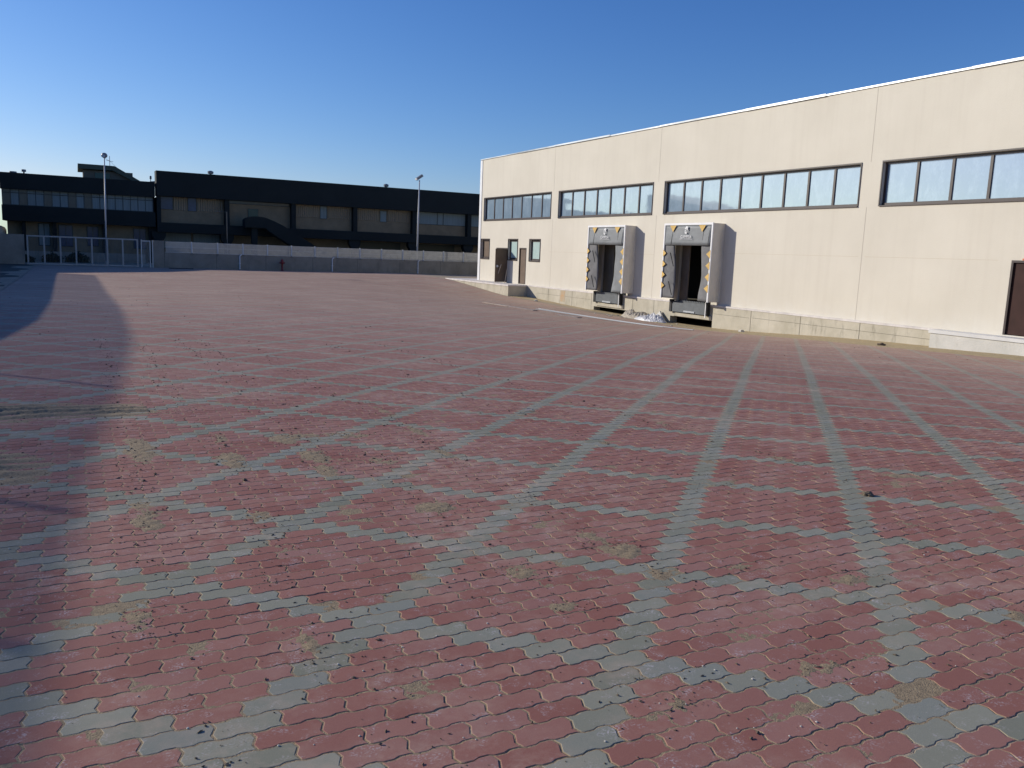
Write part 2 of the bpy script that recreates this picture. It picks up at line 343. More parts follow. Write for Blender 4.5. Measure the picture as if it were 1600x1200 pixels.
# sand strip and dark soil verge: sheets lying on the ground
xs = np.arange(22.4, 25.95, .06); ys = np.arange(4, 47.75, .09)
def strip_z(X, Y):
    edge = 23.05+np.interp(Y, [0, 25, 29, 33, 36, 44, 47.7], [0, 0, .55, 1.5, 2.2, 2.1, 1.2])
    n = np.sin(X*5.1+Y*.9)*np.sin(Y*2.3+X)*np.cos(Y*.71)+.5*np.sin(Y*7.7+X*9)*np.sin(Y*5.1-X*6)
    e = np.clip((X-edge-.12*n)/.35, 0, 1)
    return zg(X, Y)-.014+.026*e*(1+.12*n)+.03*np.clip((X-25.5)/.3, 0, 1)*(Y < 40)
tag(grid_mesh('sand_strip', xs, ys, strip_z, M_SAND), kind='structure', label='strip of loose sand along the foot of the dock wall')
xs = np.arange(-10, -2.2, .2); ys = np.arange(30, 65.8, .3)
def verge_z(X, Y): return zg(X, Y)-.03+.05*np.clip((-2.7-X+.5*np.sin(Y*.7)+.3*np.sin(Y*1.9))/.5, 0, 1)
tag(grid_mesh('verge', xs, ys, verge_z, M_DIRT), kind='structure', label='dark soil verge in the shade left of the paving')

# ------------------------------------------------------------------ paving (interlocking wavy blocks)
LP, WP = .225, .1125; OX, OY = 1.1402, 3.4022
def outline(lod, gap):
    p = LP/2; a = .0052; b = .0100
    if lod == 0:
        bot = [(0, 0)]+[(k*p+f*p, s*a) for k in (0, 1) for f, s in ((.09, -1), (.41, -1), (.59, 1), (.91, 1))]+[(LP, 0)]
        right = [(LP-b*.9, .30*WP), (LP+b*.9, .72*WP)]
        top = [(x, y+WP) for x, y in reversed(bot)]
        left = [(b*.9, .72*WP), (-b*.9, .30*WP)]
    elif lod == 1:
        bot = [(0, 0)]+[(k*p+f*p, s*a) for k in (0, 1) for f, s in ((.25, -1), (.75, 1))]+[(LP, 0)]
        right = [(LP+b*.6, .72*WP)]; top = [(x, y+WP) for x, y in reversed(bot)]; left = [(b*.6, .72*WP)]
    else:
        bot = [(0, 0), (LP, 0)]; right = []; top = [(LP, WP), (0, WP)]; left = []
    P = np.array(bot+right+top+left); c = np.array([LP/2, WP/2]); P = P-c
    return P*np.array([(LP-gap)/LP, (WP-gap)/WP])
r0, r1 = int((-1.5-OY)/WP), int((PAV_Y1-OY)/WP); nr = np.arange(r0, r1)
m0, m1 = int((-9-OX)/LP), int((PAV_X1-OX)/LP); mr = np.arange(m0, m1)
RR, MM = np.meshgrid(nr, mr, indexing='ij'); RR = RR.ravel(); MM = MM.ravel()
half = (RR % 2)*.5; cx = OX+(MM+half)*LP; cyy = OY+RR*WP
uu = (MM+half)*2; vv = RR                      # in half-paver units
gray = (((np.round(uu-vv).astype(int)) % 14) == 0) | (((np.round(uu+vv).astype(int)) % 14) == 0)
az = np.degrees(np.arctan2(cx, cyy)); dist = np.hypot(cx, cyy)
keep = ((az > -22) & (az < 74)) | (dist < 4)
keep &= ~((cx < -2.3) & (cyy > 33)); keep &= ~((cx > 24.3) & (cyy > 47.5)); keep &= (cyy > -1.2)
cx, cyy, gray, dist = cx[keep], cyy[keep], gray[keep], dist[keep]
def pav(sel, lod, gap, rings):
    n = sel.sum(); X, Y, G = cx[sel], cyy[sel], gray[sel]; O = outline(lod, gap); k = len(O)
    jit = RNG.normal(0, .0006, n); tx = RNG.normal(0, .0035, n); ty = RNG.normal(0, .005, n); rot = RNG.normal(0, .006, n)
    if lod: jit *= .6; tx *= .7; ty *= .7
    tint = RNG.random(n); t2 = np.clip(RNG.normal(.1, .35, n), 0, 1)*.8
    vs = []
    for sc, dz in rings:
        ox = O[:, 0]*sc[0]; oy = O[:, 1]*sc[1]
        px = X[:, None]+ox[None]-rot[:, None]*oy[None]; py = Y[:, None]+oy[None]+rot[:, None]*ox[None]
        pz = zg(px, py)+dz+jit[:, None]+tx[:, None]*ox[None]+ty[:, None]*oy[None]
        vs.append(np.stack([px, py, pz], -1))
    V = np.stack(vs, 1)                        # n, rings, k, 3
    nR = len(rings); base = (np.arange(n)*nR*k)[:, None]
    faces = [base+np.arange(k)[None]]; sizes = [np.full(n, k)]
    F = faces[0].ravel(); Sz = sizes[0]
    for r in range(nR-1):
        i = np.arange(k); j = (i+1) % k
        q = np.stack([r*k+j, r*k+i, (r+1)*k+i, (r+1)*k+j], -1)     # k,4
        ff = (base[:, :, None]+q[None]).reshape(-1); F = np.r_[F, ff]; Sz = np.r_[Sz, np.full(n*k, 4)]
    rep = nR*k
    return V.reshape(-1, 3), F, Sz, dict(kind=np.repeat(G.astype(float), rep), tint=np.repeat(tint, rep), tint2=np.repeat(t2, rep), edge=np.tile(np.repeat([0. if (r_ == 0 and nR > 1) else (1. if nR > 1 else .12) for r_ in range(nR)], k), n))
parts = []
near, mid, far = dist < 12, (dist >= 12) & (dist < 28), dist >= 28
parts.append(pav(near, 0, .0068, [((.976, .952), 0), ((1, 1), -.0013), ((1, 1), -.006)]))
parts.append(pav(mid, 1, .0058, [((.976, .952), 0), ((1, 1), -.0012)]))
parts.append(pav(far, 2, .003, [((1, 1), 0)]))
off = 0; VV, FF, SS, AT = [], [], [], dict(kind=[], tint=[], tint2=[], edge=[])
for V, F, Sz, a in parts:
    VV.append(V); FF.append(F+off); SS.append(Sz); off += len(V)
    for k in AT: AT[k].append(a[k])
pv = big_mesh('paving', np.concatenate(VV), np.concatenate(FF), np.concatenate(SS), M_PAVER, {k: np.concatenate(v) for k, v in AT.items()})
tag(pv, kind='structure', label='red interlocking paving blocks crossed by a diagonal lattice of grey blocks')

# loose sand lying on the paving near the camera
BL = [(.40, 7.3, .13, .45, 1), (.33, 5.4, .10, .45, .9), (.19, 3.75, .07, .14, 1), (.30, 6.3, .10, .4, .6), (1.09, 7.6, .08, .25, .8), (1.07, 6.75, .10, .35, .9), (1.66, 7.5, .16, .2, .9), (1.9, 7.62, .3, .09, .9), (2.25, 7.5, .22, .12, .8),
      (1.72, 6.75, .12, .3, .95), (1.67, 6.25, .10, .25, .8), (2.2, 6.44, .14, .16, .9), (1.85, 6.6, .35, .25, .45), (.80, 3.25, .06, .18, .6), (.95, 5.2, .09, .16, .8), (.96, 4.6, .08, .2, .6), (.83, 4.02, .06, .12, .6), (2.08, 5.03, .12, .13, 1), (2.03, 3.7, .12, .12, 1), (2.7, 4.03, .1, .16, .7), (2.74, 3.8, .14, .17, .9),
      (2.69, 3.38, .08, .12, .5), (2.0, 3.2, .10, .07, .55), (2.84, 5, .08, .2, .6), (2.63, 2.24, .12, .07, .9), (1.92, 2.25, .07, .07, .7), (5.6, 5.4, .12, .2, .6), (5.7, 7.2, .25, .5, .5), (2.8, 6.5, .07, .4, .6), (2.93, 7.6, .07, .5, .7), (2.98, 8.7, .07, .6, .6),
      (-.6, 9.25, .8, .42, 1), (.3, 9.2, .5, .35, .85), (.75, 9.1, .3, .15, .5), (-1.0, 6.95, .62, .55, 1.15), (-.5, 6.8, .3, .45, .6), (4.8, 3.5, .15, .1, .5), (3.96, 2.25, .1, .1, .7), (4.4, 4.8, .35, .3, .4), (3.5, 3.0, .3, .2, .35), (6.1, 4.4, .4, .35, .5), (4.5, 8.3, .5, .4, .4), (3.6, 2.9, .14, .09, .7), (3.15, 3.3, .12, .05, .6), (5.0, 6.0, .3, .25, .35)]
def fbm(X, Y, base, seed, octs=4):
    r = np.random.default_rng(seed); out = 0; amp = 1; tot = 0
    for o in range(octs):
        for _ in range(3):
            th = r.random()*6.283; ph = r.random()*6.283; ph2 = r.random()*6.283; th2 = r.random()*6.283
            out = out+amp*np.sin((X*np.cos(th)+Y*np.sin(th))*base+ph)*np.sin((X*np.cos(th2)+Y*np.sin(th2))*base*1.27+ph2)
            tot += amp*.5
        base *= 2.03; amp *= .6
    return out/tot
sx_, sy_ = np.arange(-2.2, 7.2, .014), np.concatenate([np.arange(1.7, 6, .014), np.arange(6, 10.2, .022)])
def sand_z(X, Y):
    m = np.zeros_like(X)
    for bx, by, rx, ry, st in BL:
        d = ((X-bx)/rx)**2+((Y-by)/ry)**2; m = np.maximum(m, st*np.exp(-d*.9))
    n1 = fbm(X, Y, 9, 3); n2 = fbm(X, Y, 60, 5); n3 = fbm(X, Y, 1.1, 8); n4 = fbm(X, Y, 28, 13)
    h = -.0017+.0004*np.clip(n3, -1, 1)+.0085*np.clip(m*(1+.5*n1+.5*n4)-.30, 0, .75)*(1+1.0*n2)+.0007*n2+.0010*n1
    rip = (.012*np.sin((Y*30-X*5)+2.5*n3)+.010)*np.clip(m-.2, 0, .6)*((X < -.05) | (Y > 8.7))*(X < .6)*(Y > 6)*1.5
    return zg(X, Y)+np.minimum(h, .02)+rip
so_ = grid_mesh('loose_sand', sx_, sy_, sand_z, M_SAND2); tag(so_, 'loose sand filling the joints and lying in patches on the near paving', 'sand', kind='stuff')

# clods, grit and leaf crumbs (stuff)
def debris():
    V, F = [], []
    base = np.array([(1, 0, 0), (-1, 0, 0), (0, 1, 0), (0, -1, 0), (0, 0, 1), (0, 0, -1)], float)
    fc = np.array([(0, 2, 4), (2, 1, 4), (1, 3, 4), (3, 0, 4), (2, 0, 5), (1, 2, 5), (3, 1, 5), (0, 3, 5)])
    pts = []
    for bx, by, rx, ry, st in BL:
        n = int(850*st*(rx*ry)**.5) if rx*ry < .1 else int(450*st)
        for _ in range(n):
            pts.append((bx+random.gauss(0, rx*.85), by+random.gauss(0, ry*.85), random.lognormvariate(-5.75, .45)))
    for tx in (.35, .97, 1.68, 2.05, 2.78, 4.4, 5.6):       # crumbs dropped along the wheel tracks
        for _ in range(260): y = random.uniform(2, 17); pts.append((tx+random.gauss(0, .07)+.03*math.sin(y), y, random.lognormvariate(-5.4, .5)*(1+y*.03)))
    for _ in range(1500):
        y = 1.8+random.random()**1.3*13; pts.append((random.uniform(-2, 1.2*y+2), y, random.lognormvariate(-5.7, .5)))
    for _ in range(500):
        y = random.uniform(14, 40); pts.append((random.uniform(-2, 22), y, random.lognormvariate(-4.6, .5)))
    P = np.array(pts); z = zg(P[:, 0], P[:, 1])
    for (x, y, r), zz in zip(pts, z):
        r = min(r, .0085) if y < 6 else min(r, .016); a = random.random()*6.28; sc = np.array([r*random.uniform(.8, 1.7), r*random.uniform(.5, 1), r*random.uniform(.3, .7)])
        q = base*sc*(1+RNG.normal(0, .2, (6, 1))); c, s = math.cos(a), math.sin(a)
        q = np.stack([q[:, 0]*c-q[:, 1]*s+x, q[:, 0]*s+q[:, 1]*c+y, q[:, 2]+zz+sc[2]*.5+.001], -1)
        F.append(fc+6*len(V)); V.append(q)
    V = np.concatenate(V); F = np.concatenate(F)
    return V, F
V, F = debris()
tag(big_mesh('debris', V, F.ravel(), np.full(len(F), 3), M_DEBRIS), 'scattered dark clods and crumbs of earth on the paving', 'debris', kind='stuff')
def pebbles():
    mb = MB()
    for _ in range(260):
        y = 1.9+random.random()**1.5*12; x = random.uniform(-.5, 1.2*y+1); r = random.uniform(.002, .006)
        z = float(zg(x, y))+r*.4; mb.lathe((x, y, z), [(r*.5, -r*.5), (r, 0), (r*.5, r*.5)], 6)
    return mb
tag(pebbles().build('pebbles', M_STONE), 'tiny pale pebbles scattered over the paving', 'pebbles', kind='stuff')
def rock(x, y, r, m, name, label, cat, n=3, flat=.7):
    mb = MB()
    import bmesh
    bm = bmesh.new(); bmesh.ops.create_icosphere(bm, subdivisions=n, radius=1)
    ph = [random.random()*6 for _ in range(6)]
    for v in bm.verts:
        c = v.co; k = 1+.22*math.sin(c.x*4+ph[0])*math.sin(c.y*3.3+ph[1])+.16*math.sin(c.z*6+ph[2]+c.x*3)+.08*math.sin(c.y*13+ph[3])*math.sin(c.x*11+ph[4])
        v.co = Vector((c.x*k*r*1.35, c.y*k*r, max(c.z*k, -.45)*r*flat))
    me = bpy.data.meshes.new(name); bm.to_mesh(me); bm.free(); me.materials.append(m)
    o = bpy.data.objects.new(name, me); o.location = (x, y, float(zg(x, y))+.45*r*flat*.8); o.rotation_euler.z = random.random()*6; COL.objects.link(o)
    return tag(o, label, cat)
rock(5.21, 4.16, .032, M_DEBRIS, 'dirt_clod', 'dark clod of earth lying right of centre on the near paving', 'clod')
rock(23.7, 19.0, .10, M_DEBRIS, 'dirt_clod', 'dark clod of earth lying on the sand strip at the right', 'clod')
rock(25.3, 27.4, .11, M_STONE, 'stone_block', 'small white stone at the right foot of the near dock pit', 'stone')
rock(25.1, 33.6, .08, M_STONE, 'stone_block', 'small white stone beside the plastic sheet, left of the near dock pit', 'stone')
rock(24.7, 44.6, .10, M_STONE, 'stone_block', 'small white stone in front of the shaded end of the walkway', 'stone')
def leaf(x, y, label):
    mb = MB(); z = float(zg(x, y))+.004
    P = [(-.06, 0, .0), (-.03, .022, .012), (.01, .027, .02), (.05, .012, .012), (.07, 0, .002), (.03, -.024, .006), (-.03, -.02, .0)]
    mb.prism([(x+a, y+b, z+c) for a, b, c in P], (0, 0, .002)); return tag(mb.build('dry_leaf', M_WOOD, loc=(x, y, z)), label, 'leaf')
leaf(4.64, 8.44, 'curled pale dry leaf lying alone on the paving left of centre')

# ------------------------------------------------------------------ warehouse
WX = 25.9; WY0, WY1 = 4.0, 55.6; WH = 8.46
wh = empty('warehouse', (WX, (WY0+WY1)/2, 0), 'long cream warehouse with ribbon windows and two loading docks', 'warehouse')
wins = [(45.4, 54.85, 7), (35.15, 44.43, 7), (22.47, 34.15, 9), (9.51, 21.48, 9)]
WZ0, WZ1 = 4.2, 5.73
small = [(53.84, 55.14), (49.58, 50.88), (46.53, 47.88)]
holes = [(a, b, WZ0, WZ1) for a, b, _ in wins]+[(a, b, 1.57, 2.88) for a, b in small]
holes += [(50.98, 52.68, .03, 2.33), (48.3, 49.28, .03, 2.36), (36.95, 39.4, .0, 2.95), (30.2, 32.65, .0, 2.95), (13.9, 16.36, .05, 2.37)]
def wall_cells(x0, x1, y0, y1, z0, z1, hs):
    mb = MB(); Ys = sorted({y0, y1, *[h[0] for h in hs], *[h[1] for h in hs]}); Zs = sorted({z0, z1, *[h[2] for h in hs], *[h[3] for h in hs]})
    Ys = [y for y in Ys if y0 <= y <= y1]; Zs = [z for z in Zs if z0 <= z <= z1]
    def solid(i, j):
        if i < 0 or j < 0 or i >= len(Ys)-1 or j >= len(Zs)-1: return False
        yc, zc = (Ys[i]+Ys[i+1])/2, (Zs[j]+Zs[j+1])/2
        return not any(a < yc < b and c < zc < d for a, b, c, d in hs)
    for i in range(len(Ys)-1):
        for j in range(len(Zs)-1):
            if not solid(i, j): continue
            a, b, c, d = Ys[i], Ys[i+1], Zs[j], Zs[j+1]
            mb.poly([(x0, b, c), (x0, a, c), (x0, a, d), (x0, b, d)]); mb.poly([(x1, a, c), (x1, b, c), (x1, b, d), (x1, a, d)])
            if not solid(i-1, j): mb.poly([(x0, a, c), (x1, a, c), (x1, a, d), (x0, a, d)])
            if not solid(i+1, j): mb.poly([(x1, b, c), (x0, b, c), (x0, b, d), (x1, b, d)])
            if not solid(i, j-1): mb.poly([(x0, a, c), (x0, b, c), (x1, b, c), (x1, a, c)])
            if not solid(i, j+1): mb.poly([(x0, a, d), (x1, a, d), (x1, b, d), (x0, b, d)])
    return mb
wall_cells(WX, WX+.3, WY0, WY1, 0, WH, holes).build('wall', M_WALL, wh)
MB().box(WX+.3, 60, WY1-.3, WY1-.001, 0, WH-.002).box(59.7, 60, WY0, WY1-.3, 0, WH-.002).box(WX+.3, 59.7, WY0+.001, WY0+.3, 0, WH-.002).build('wall', M_WALL, wh)
MB().box(WX+.302, 59.69, WY0+.31, WY1-.31, WH-.5, WH-.25).build('roof', M_LEV, wh)
MB().box(WX+.32, 59.6, WY0+.32, WY1-.32, -.3, -.02).build('floor', M_WCONC, wh)
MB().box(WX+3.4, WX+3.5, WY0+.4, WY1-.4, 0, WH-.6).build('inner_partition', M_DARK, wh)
# roof flashing: pieces with laps
fl = MB(); y = WY1+.02; k = 0
while y > WY0:
    L_ = 6.0 if k % 2 == 0 else 4.4; y2 = max(y-L_, WY0-.02); w = .05+.012*(k % 3)
    fl.box(WX-w, WX+.36, y2, y-.004, WH-.05-.006*(k % 2), WH+.012+.010*(k % 3)); y = y2; k += 1
fl.build('roof_flashing', M_FLASH, wh)
MB().box(WX-.035, WX+.02, WY1-.30, WY1+.03, 0, WH-.08).build('corner_flashing', M_WHITE, wh)
# panel joints: shallow dark sealant strips
for yy in (45.1, 34.72, 22.05, 9.4):
    MB().box(WX-.004, WX+.002, yy-.012, yy+.012, WZ1+.05, WH-.08).box(WX-.004, WX+.002, yy-.012, yy+.012, .0, WZ0-.05).build('panel_joint', mat('joint_sealant', (.51, .465, .39), .9), wh)
for a, b, z in ((45.4, 40.2, 2.17), (35.9, 34.75, 2.2), (29.3, 22.2, 2.36), (21.9, 16.8, 2.36)):
    MB().box(WX-.003, WX+.002, b, a, z-.006, z+.006).build('panel_joint', mat('joint_sealant_pale', (.54, .47, .36), .9), wh)
# ribbon windows
def ribbon(a, b, n):
    win = MB(); x = WX+.12; t = .075
    win.box(x-.02, x+.09, a+.002, b-.002, WZ0+.002, WZ0+t+.02).box(x-.02, x+.09, a+.002, b-.002, WZ1-t, WZ1-.002)
    w = (b-a)/n
    for i in range(n+1):
        yy = a+i*w; y0 = max(a+.003, yy-t/2-.01); y1 = min(b-.003, yy+t/2+.01)
        if i == 0: y1 = a+t
        if i == n: y0 = b-t
        win.box(x, x+.07, y0, y1, WZ0+t+.02, WZ1-t)
    o = win.build('ribbon_window', M_BROWN, wh)
    MB().box(x+.04, x+.05, a+.01, b-.01, WZ0+.02, WZ1-.02).build('pane', M_GLASS, o)
    MB().box(WX-.055, WX+.10, a-.03, b+.03, WZ0-.03, WZ0+.001).build('sill', M_BROWN, o)
    MB().box(WX-.03, WX-.001, a-.045, a-.004, WZ0+.002, WZ1+.05).box(WX-.03, WX-.001, b+.004, b+.045, WZ0+.002, WZ1+.05).box(WX-.031, WX-.001, a-.003, b+.003, WZ1+.003, WZ1+.05).build('trim', M_BROWN, o)
for a, b, n in wins: ribbon(a, b, n)
for i, (a, b) in enumerate(small):
    z0, z1 = 1.57, 2.88; x = WX+.12; f = MB(); t = .12
    f.box(x, x+.07, a+.002, b-.002, z0+.002, z0+t).box(x, x+.07, a+.002, b-.002, z1-t, z1-.002).box(x, x+.07, a+.002, a+t, z0+t, z1-t).box(x, x+.07, b-t, b-.002, z0+t, z1-t)
    o = f.build('small_window', M_BROWN, wh); MB().box(x+.03, x+.04, a+.05, b-.05, z0+.05, z1-.05).build('pane', M_DOOR if i == 0 else M_FROST, o)
    MB().box(WX-.03, WX-.001, a-.06, a-.002, z0-.06, z1+.06).box(WX-.03, WX-.001, b+.002, b+.06, z0-.06, z1+.06).box(WX-.029, WX-.001, a-.002, b+.002, z1+.002, z1+.06).box(WX-.045, WX-.001, a-.002, b+.002, z0-.06, z0-.002).build('trim', M_BROWN, o)
# doors
def door(a, b, z0, z1, m, open_leaf=False):
    f = MB(); t = .07; x = WX+.03
    f.box(x-.04, x+.12, a+.002, a+t, z0+.002, z1-.002).box(x-.04, x+.12, b-t, b-.002, z0+.002, z1-.002).box(x-.04, x+.12, a+t, b-t, z1-t, z1-.002)
    d = f.build('door', M_BROWN, wh)
    if not open_leaf:
        MB().box(x+.02, x+.07, a+t+.005, b-t-.005, z0+.02, z1-t-.005).build('door_leaf', m, d)
    else:
        MB().box(WX-.88, WX-.01, a+.02, a+.07, z0+.02, z1-t-.005).build('door_leaf', m, d)
        mb = MB().box(x+.03, x+.08, (a+b)/2+.1, b-t-.005, z0+.02, z1-t-.005); mb.build('door_leaf', mat('lit_brown_panel', (.17, .12, .09), .5, .2, 2), d)
        MB().box(WX-.80, WX-.70, a-.03, a+.018, z0+1.0, z0+1.14).tube((WX-.75, a-.05, z0+1.07), (WX-.62, a-.05, z0+1.07), .012).build('door_handle', M_WHITE, d)
    return d
door(50.98, 52.68, .03, 2.33, M_DOOR, True)
door(48.3, 49.28, .03, 2.36, M_DOOR)
dd = door(13.9, 16.36, .05, 2.37, M_DDOOR)
MB().box(WX-.05, WX+.0, 13.85, 16.0, 2.375, 2.43).build('door_header', M_ORANGE, wh)
# plinth with dock pits
pits = [(36.68, 39.82, -.76), (29.86, 32.94, -.72)]
levs = [(37.12, 39.5), (30.15, 32.68)]
ph = [(a, b, -1.7, z) for a, b, z in pits]+[(a, b, -.50, .0) for a, b in levs]
wall_cells(WX-.13, WX+.29, 18.5, WY1, -1.7, -.012, ph).build('plinth', M_CONC, wh)
cap = MB()
for a, b in ((39.52, 47.75), (32.7, 37.1), (18.5, 30.13)): cap.box(WX-.15, WX-.001, a, b, -.06, .014)
cap.build('plinth_cap', M_TOP, wh)
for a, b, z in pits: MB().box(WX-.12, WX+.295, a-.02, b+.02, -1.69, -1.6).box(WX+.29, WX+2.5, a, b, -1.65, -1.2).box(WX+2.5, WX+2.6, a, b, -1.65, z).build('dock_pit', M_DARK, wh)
for a, b in levs: MB().box(WX-.20, WX-.131, a-.22, b+.02, -.69, -.51).build('pit_beam', M_CONC, wh)
for yy in (42.2, 45.0, 40.1, 36.12, 34.3, 27.4, 24.6, 21.7): MB().box(WX-.134, WX-.129, yy-.012, yy+.012, -1.3, -.062).build('plinth_joint', mat('dark_joint', (.14, .125, .10), .9), wh)
for a, b_, z in ((18.6, 27.3, -.36), (27.5, 29.8, -.38), (40.2, 46.5, -.42)): MB().box(WX-.1335, WX-.129, a, b_, z-.006, z+.006).build('plinth_joint', mat('dark_joint', (.14, .125, .10), .9), wh)
MB().box(WX-.135, WX-.129, 43.0, 43.55, -.75, -.10).build('rust_stain', mat('rust_stain', (.50, .30, .15), .9, 0, 3, col2=(.42, .36, .26)), wh)

# raised concrete walkway at the corner and pale ramp at the right
wk = MB(); X0 = 24.42
ys_ = np.linspace(47.8, 58.0, 12)
wk.box(X0, WX-.001, 47.8, 58.0, -1.4, -.09).box(WX, 34, 55.75, 58, -1.4, -.09)
wo = empty('raised_walkway', (25.1, 53, 0), 'raised concrete walkway before the doors at the far warehouse corner', 'walkway')
wk.build('walkway_body', M_CONC, wo)
MB().box(X0-.04, WX-.002, 47.76, 58.04, -.088, .002).box(WX-.001, 34, 55.76, 58.04, -.088, .002).build('walkway_slab', M_TOP, wo)
pl = empty('concrete_ramp', (25.5, 14, -.4), 'pale concrete ramp slab below the dark brown door at the right', 'ramp')
MB().box(25.32, WX-.002, 5, 18.45, -1.2, -.10).build('ramp_body', M_CONC2, pl)
MB().box(25.28, WX-.003, 5, 18.5, -.098, .012).build('ramp_slab', mat('white_slab', (.66, .65, .63), .8, .15, 1.5), pl)

# ------------------------------------------------------------------ dock shelters and levellers
def text_mesh(body, size, parent, loc, rotm, m, name, depth=.004):
    cu = bpy.data.curves.new('t', 'FONT'); cu.body = body; cu.size = size; cu.align_x = 'CENTER'; cu.extrude = depth
    o = bpy.data.objects.new('t', cu); COL.objects.link(o); dg = bpy.context.evaluated_depsgraph_get(); dg.update()
    me = bpy.data.meshes.new_from_object(o.evaluated_get(dg)); bpy.data.objects.remove(o)
    me.materials.clear(); me.materials.append(m); q = bpy.data.objects.new(name, me); COL.objects.link(q)
    q.parent = parent; q.matrix_local = Matrix.Translation(Vector(loc)-wloc(parent)) @ rotm; return q
ROTW = Matrix(((0, 0, -1, 0), (-1, 0, 0, 0), (0, 1, 0, 0), (0, 0, 0, 1)))   # text x -> -Y, text y -> +Z, faces -X
FX = 25.2
def shelter(ya, yb, z1, label, twisted):
    """ya < yb along the wall; seen from the yard yb is the left side"""
    yc = (ya+yb)/2; t = empty('dock_shelter', (WX, yc, 0), label, 'dock shelter', 'dock shelters over the two loading doors')
    z0 = .16
    # side and top fabric panels: slightly bowed
    for y_, sgn in ((ya, 1), (yb, -1)):
        pts = []
        for k in range(9):
            u = k/8; pts.append((FX+.02+(WX-.002-FX-.02)*u, y_+sgn*(.03-.05*math.sin(math.pi*min(1, u*1.15))), 0))
        mb = MB(); n = len(pts)
        for (xa, y0, _), (xb, y1, _) in zip(pts[:-1], pts[1:]): mb.poly([(xa, y0, z0-.28*0), (xb, y1, z0-.02), (xb, y1, z1), (xa, y0, z1)]) if sgn > 0 else mb.poly([(xb, y1, z0), (xa, y0, z0), (xa, y0, z1), (xb, y1, z1)])
        mb.build('side_panel', M_SHSIDE, t, smooth=True)
    MB().box(FX+.03, WX-.002, ya+.02, yb-.02, z1-.035, z1+.0).build('top_panel', M_SHSIDE, t)
    MB().box(FX-.03, FX+.03, ya-.01, ya+.075, z0-.02, z1+.02).box(FX-.03, FX+.03, yb-.075, yb+.01, z0-.02, z1+.02).box(FX-.03, FX+.03, ya+.075, yb-.075, z1-.075, z1+.02).build('front_frame', M_WHITE, t)
    # head curtain
    hb = z1-1.0; iy0, iy1 = ya+.08, yb-.08; mb = MB(); N_ = 24
    def hx(u, v): return FX+.01-.035*math.sin(v*math.pi*.5)*(1+.6*math.sin(u*11))
    for i in range(N_):
        for j in range(6):
            u0, u1, v0, v1 = i/N_, (i+1)/N_, j/6, (j+1)/6
            Q = lambda u, v: (hx(u, v), iy0+(iy1-iy0)*u, (z1-.08)+(hb-z1+.08)*v)
            mb.poly([Q(u1, v1), Q(u0, v1), Q(u0, v0), Q(u1, v0)])
    hc = mb.build('head_curtain', M_FAB2, t, smooth=True); sm = hc.modifiers.new('th', 'SOLIDIFY'); sm.thickness = .012; sm.offset = 0
    # slits at either side of the head curtain
    for yy, dy in ((ya+.62, .07), (yb-.62, -.05), (ya+.22, .10)):
        MB().prism([(FX-.048, yy, hb+.02), (FX-.048, yy+.035, hb+.02), (FX-.034, yy+dy*.2-.04, hb+.68), (FX-.034, yy+dy*.2-.05, hb+.68)], (-.003, 0, 0)).build('slit', M_BLK, t)
    # side curtains
    def curtain(outer, innertop, innerbot, wav, m):
        mb = MB(); nz = 20; ny = 6
        def Q(i, j):
            v = i/nz; z = (hb+.06)+(z0-hb-.06)*v; inn = innertop+(innerbot-innertop)*v+wav*math.sin(v*9)*.02
            u = j/ny; y_ = outer+(inn-outer)*u; return (FX+.03+.10*u*u*math.sin(v*2.6)+.012*math.sin(v*13+u*5), y_, z)
        for i in range(nz):
            for j in range(ny): mb.poly([Q(i, j), Q(i, j+1), Q(i+1, j+1), Q(i+1, j)])
        c = mb.build('side_curtain', m, t, smooth=True); s2 = c.modifiers.new('th', 'SOLIDIFY'); s2.thickness = .012; s2.offset = 0
    if twisted:
        curtain(yb-.08, yb-.95, yb-1.05, 1, M_SHELT); curtain(ya+.08, ya+.86, ya+1.12, 0, M_FAB2)
    else:
        curtain(yb-.08, yb-.80, yb-.95, 1, M_SHELT); curtain(ya+.08, ya+.72, ya+.78, 2.0, M_SHELT)
    # curtain stay rods on the left
    for zt in (2.3, .95): MB().tube((FX-.06, yb-.62, zt), (FX-.09, yb-.95, zt-.62), .025, .02).build('stay_rod', M_BLK, t)
    # warning markers
    for yy in (yb-.72, ya+.66):
        MB().prism([(FX-.062, yy-.23, z1-.09), (FX-.062, yy+.23, z1-.09), (FX-.062, yy, z1-.40)], (-.004, 0, 0)).build('warning_marker', M_YEL, t)
    for k in range(4):
        z = 2.28-.51*k
        MB().prism([(FX-.034, yb-.03, z+.17), (FX-.034, yb-.03, z-.17), (FX-.034, yb-.27, z)], (-.004, 0, 0)).build('warning_marker', M_YEL, t)
        MB().prism([(FX-.034, ya+.03, z+.19), (FX-.034, ya+.03, z-.19), (FX-.034, ya+.30, z)], (-.004, 0, 0)).build('warning_marker', M_YEL, t)
    # logo: small arrow figure over a line of lettering
    lg = MB(); x = FX-.075; c0 = yc+.05; h = z1-.12
    lg.prism([(x, c0+.10, h-.14), (x, c0-.02, h), (x, c0-.12, h-.03), (x, c0-.12, h-.2), (x, c0-.05, h-.2), (x, c0-.05, h-.1), (x, c0+.02, h-.14)], (-.003, 0, 0))
    lg.prism([(x, c0+.07, h-.17), (x, c0+.02, h-.17), (x, c0+.03, h-.27), (x, c0-.03, h-.31), (x, c0-.08, h-.24), (x, c0-.12, h-.25), (x, c0-.04, h-.36), (x, c0+.08, h-.33)], (-.003, 0, 0))
    lg.build('logo', M_WHITE, t)
    text_mesh('CAMPISA', .19, t, (FX-.078, c0-.02, h-.55), ROTW, M_WHITE, 'lettering')
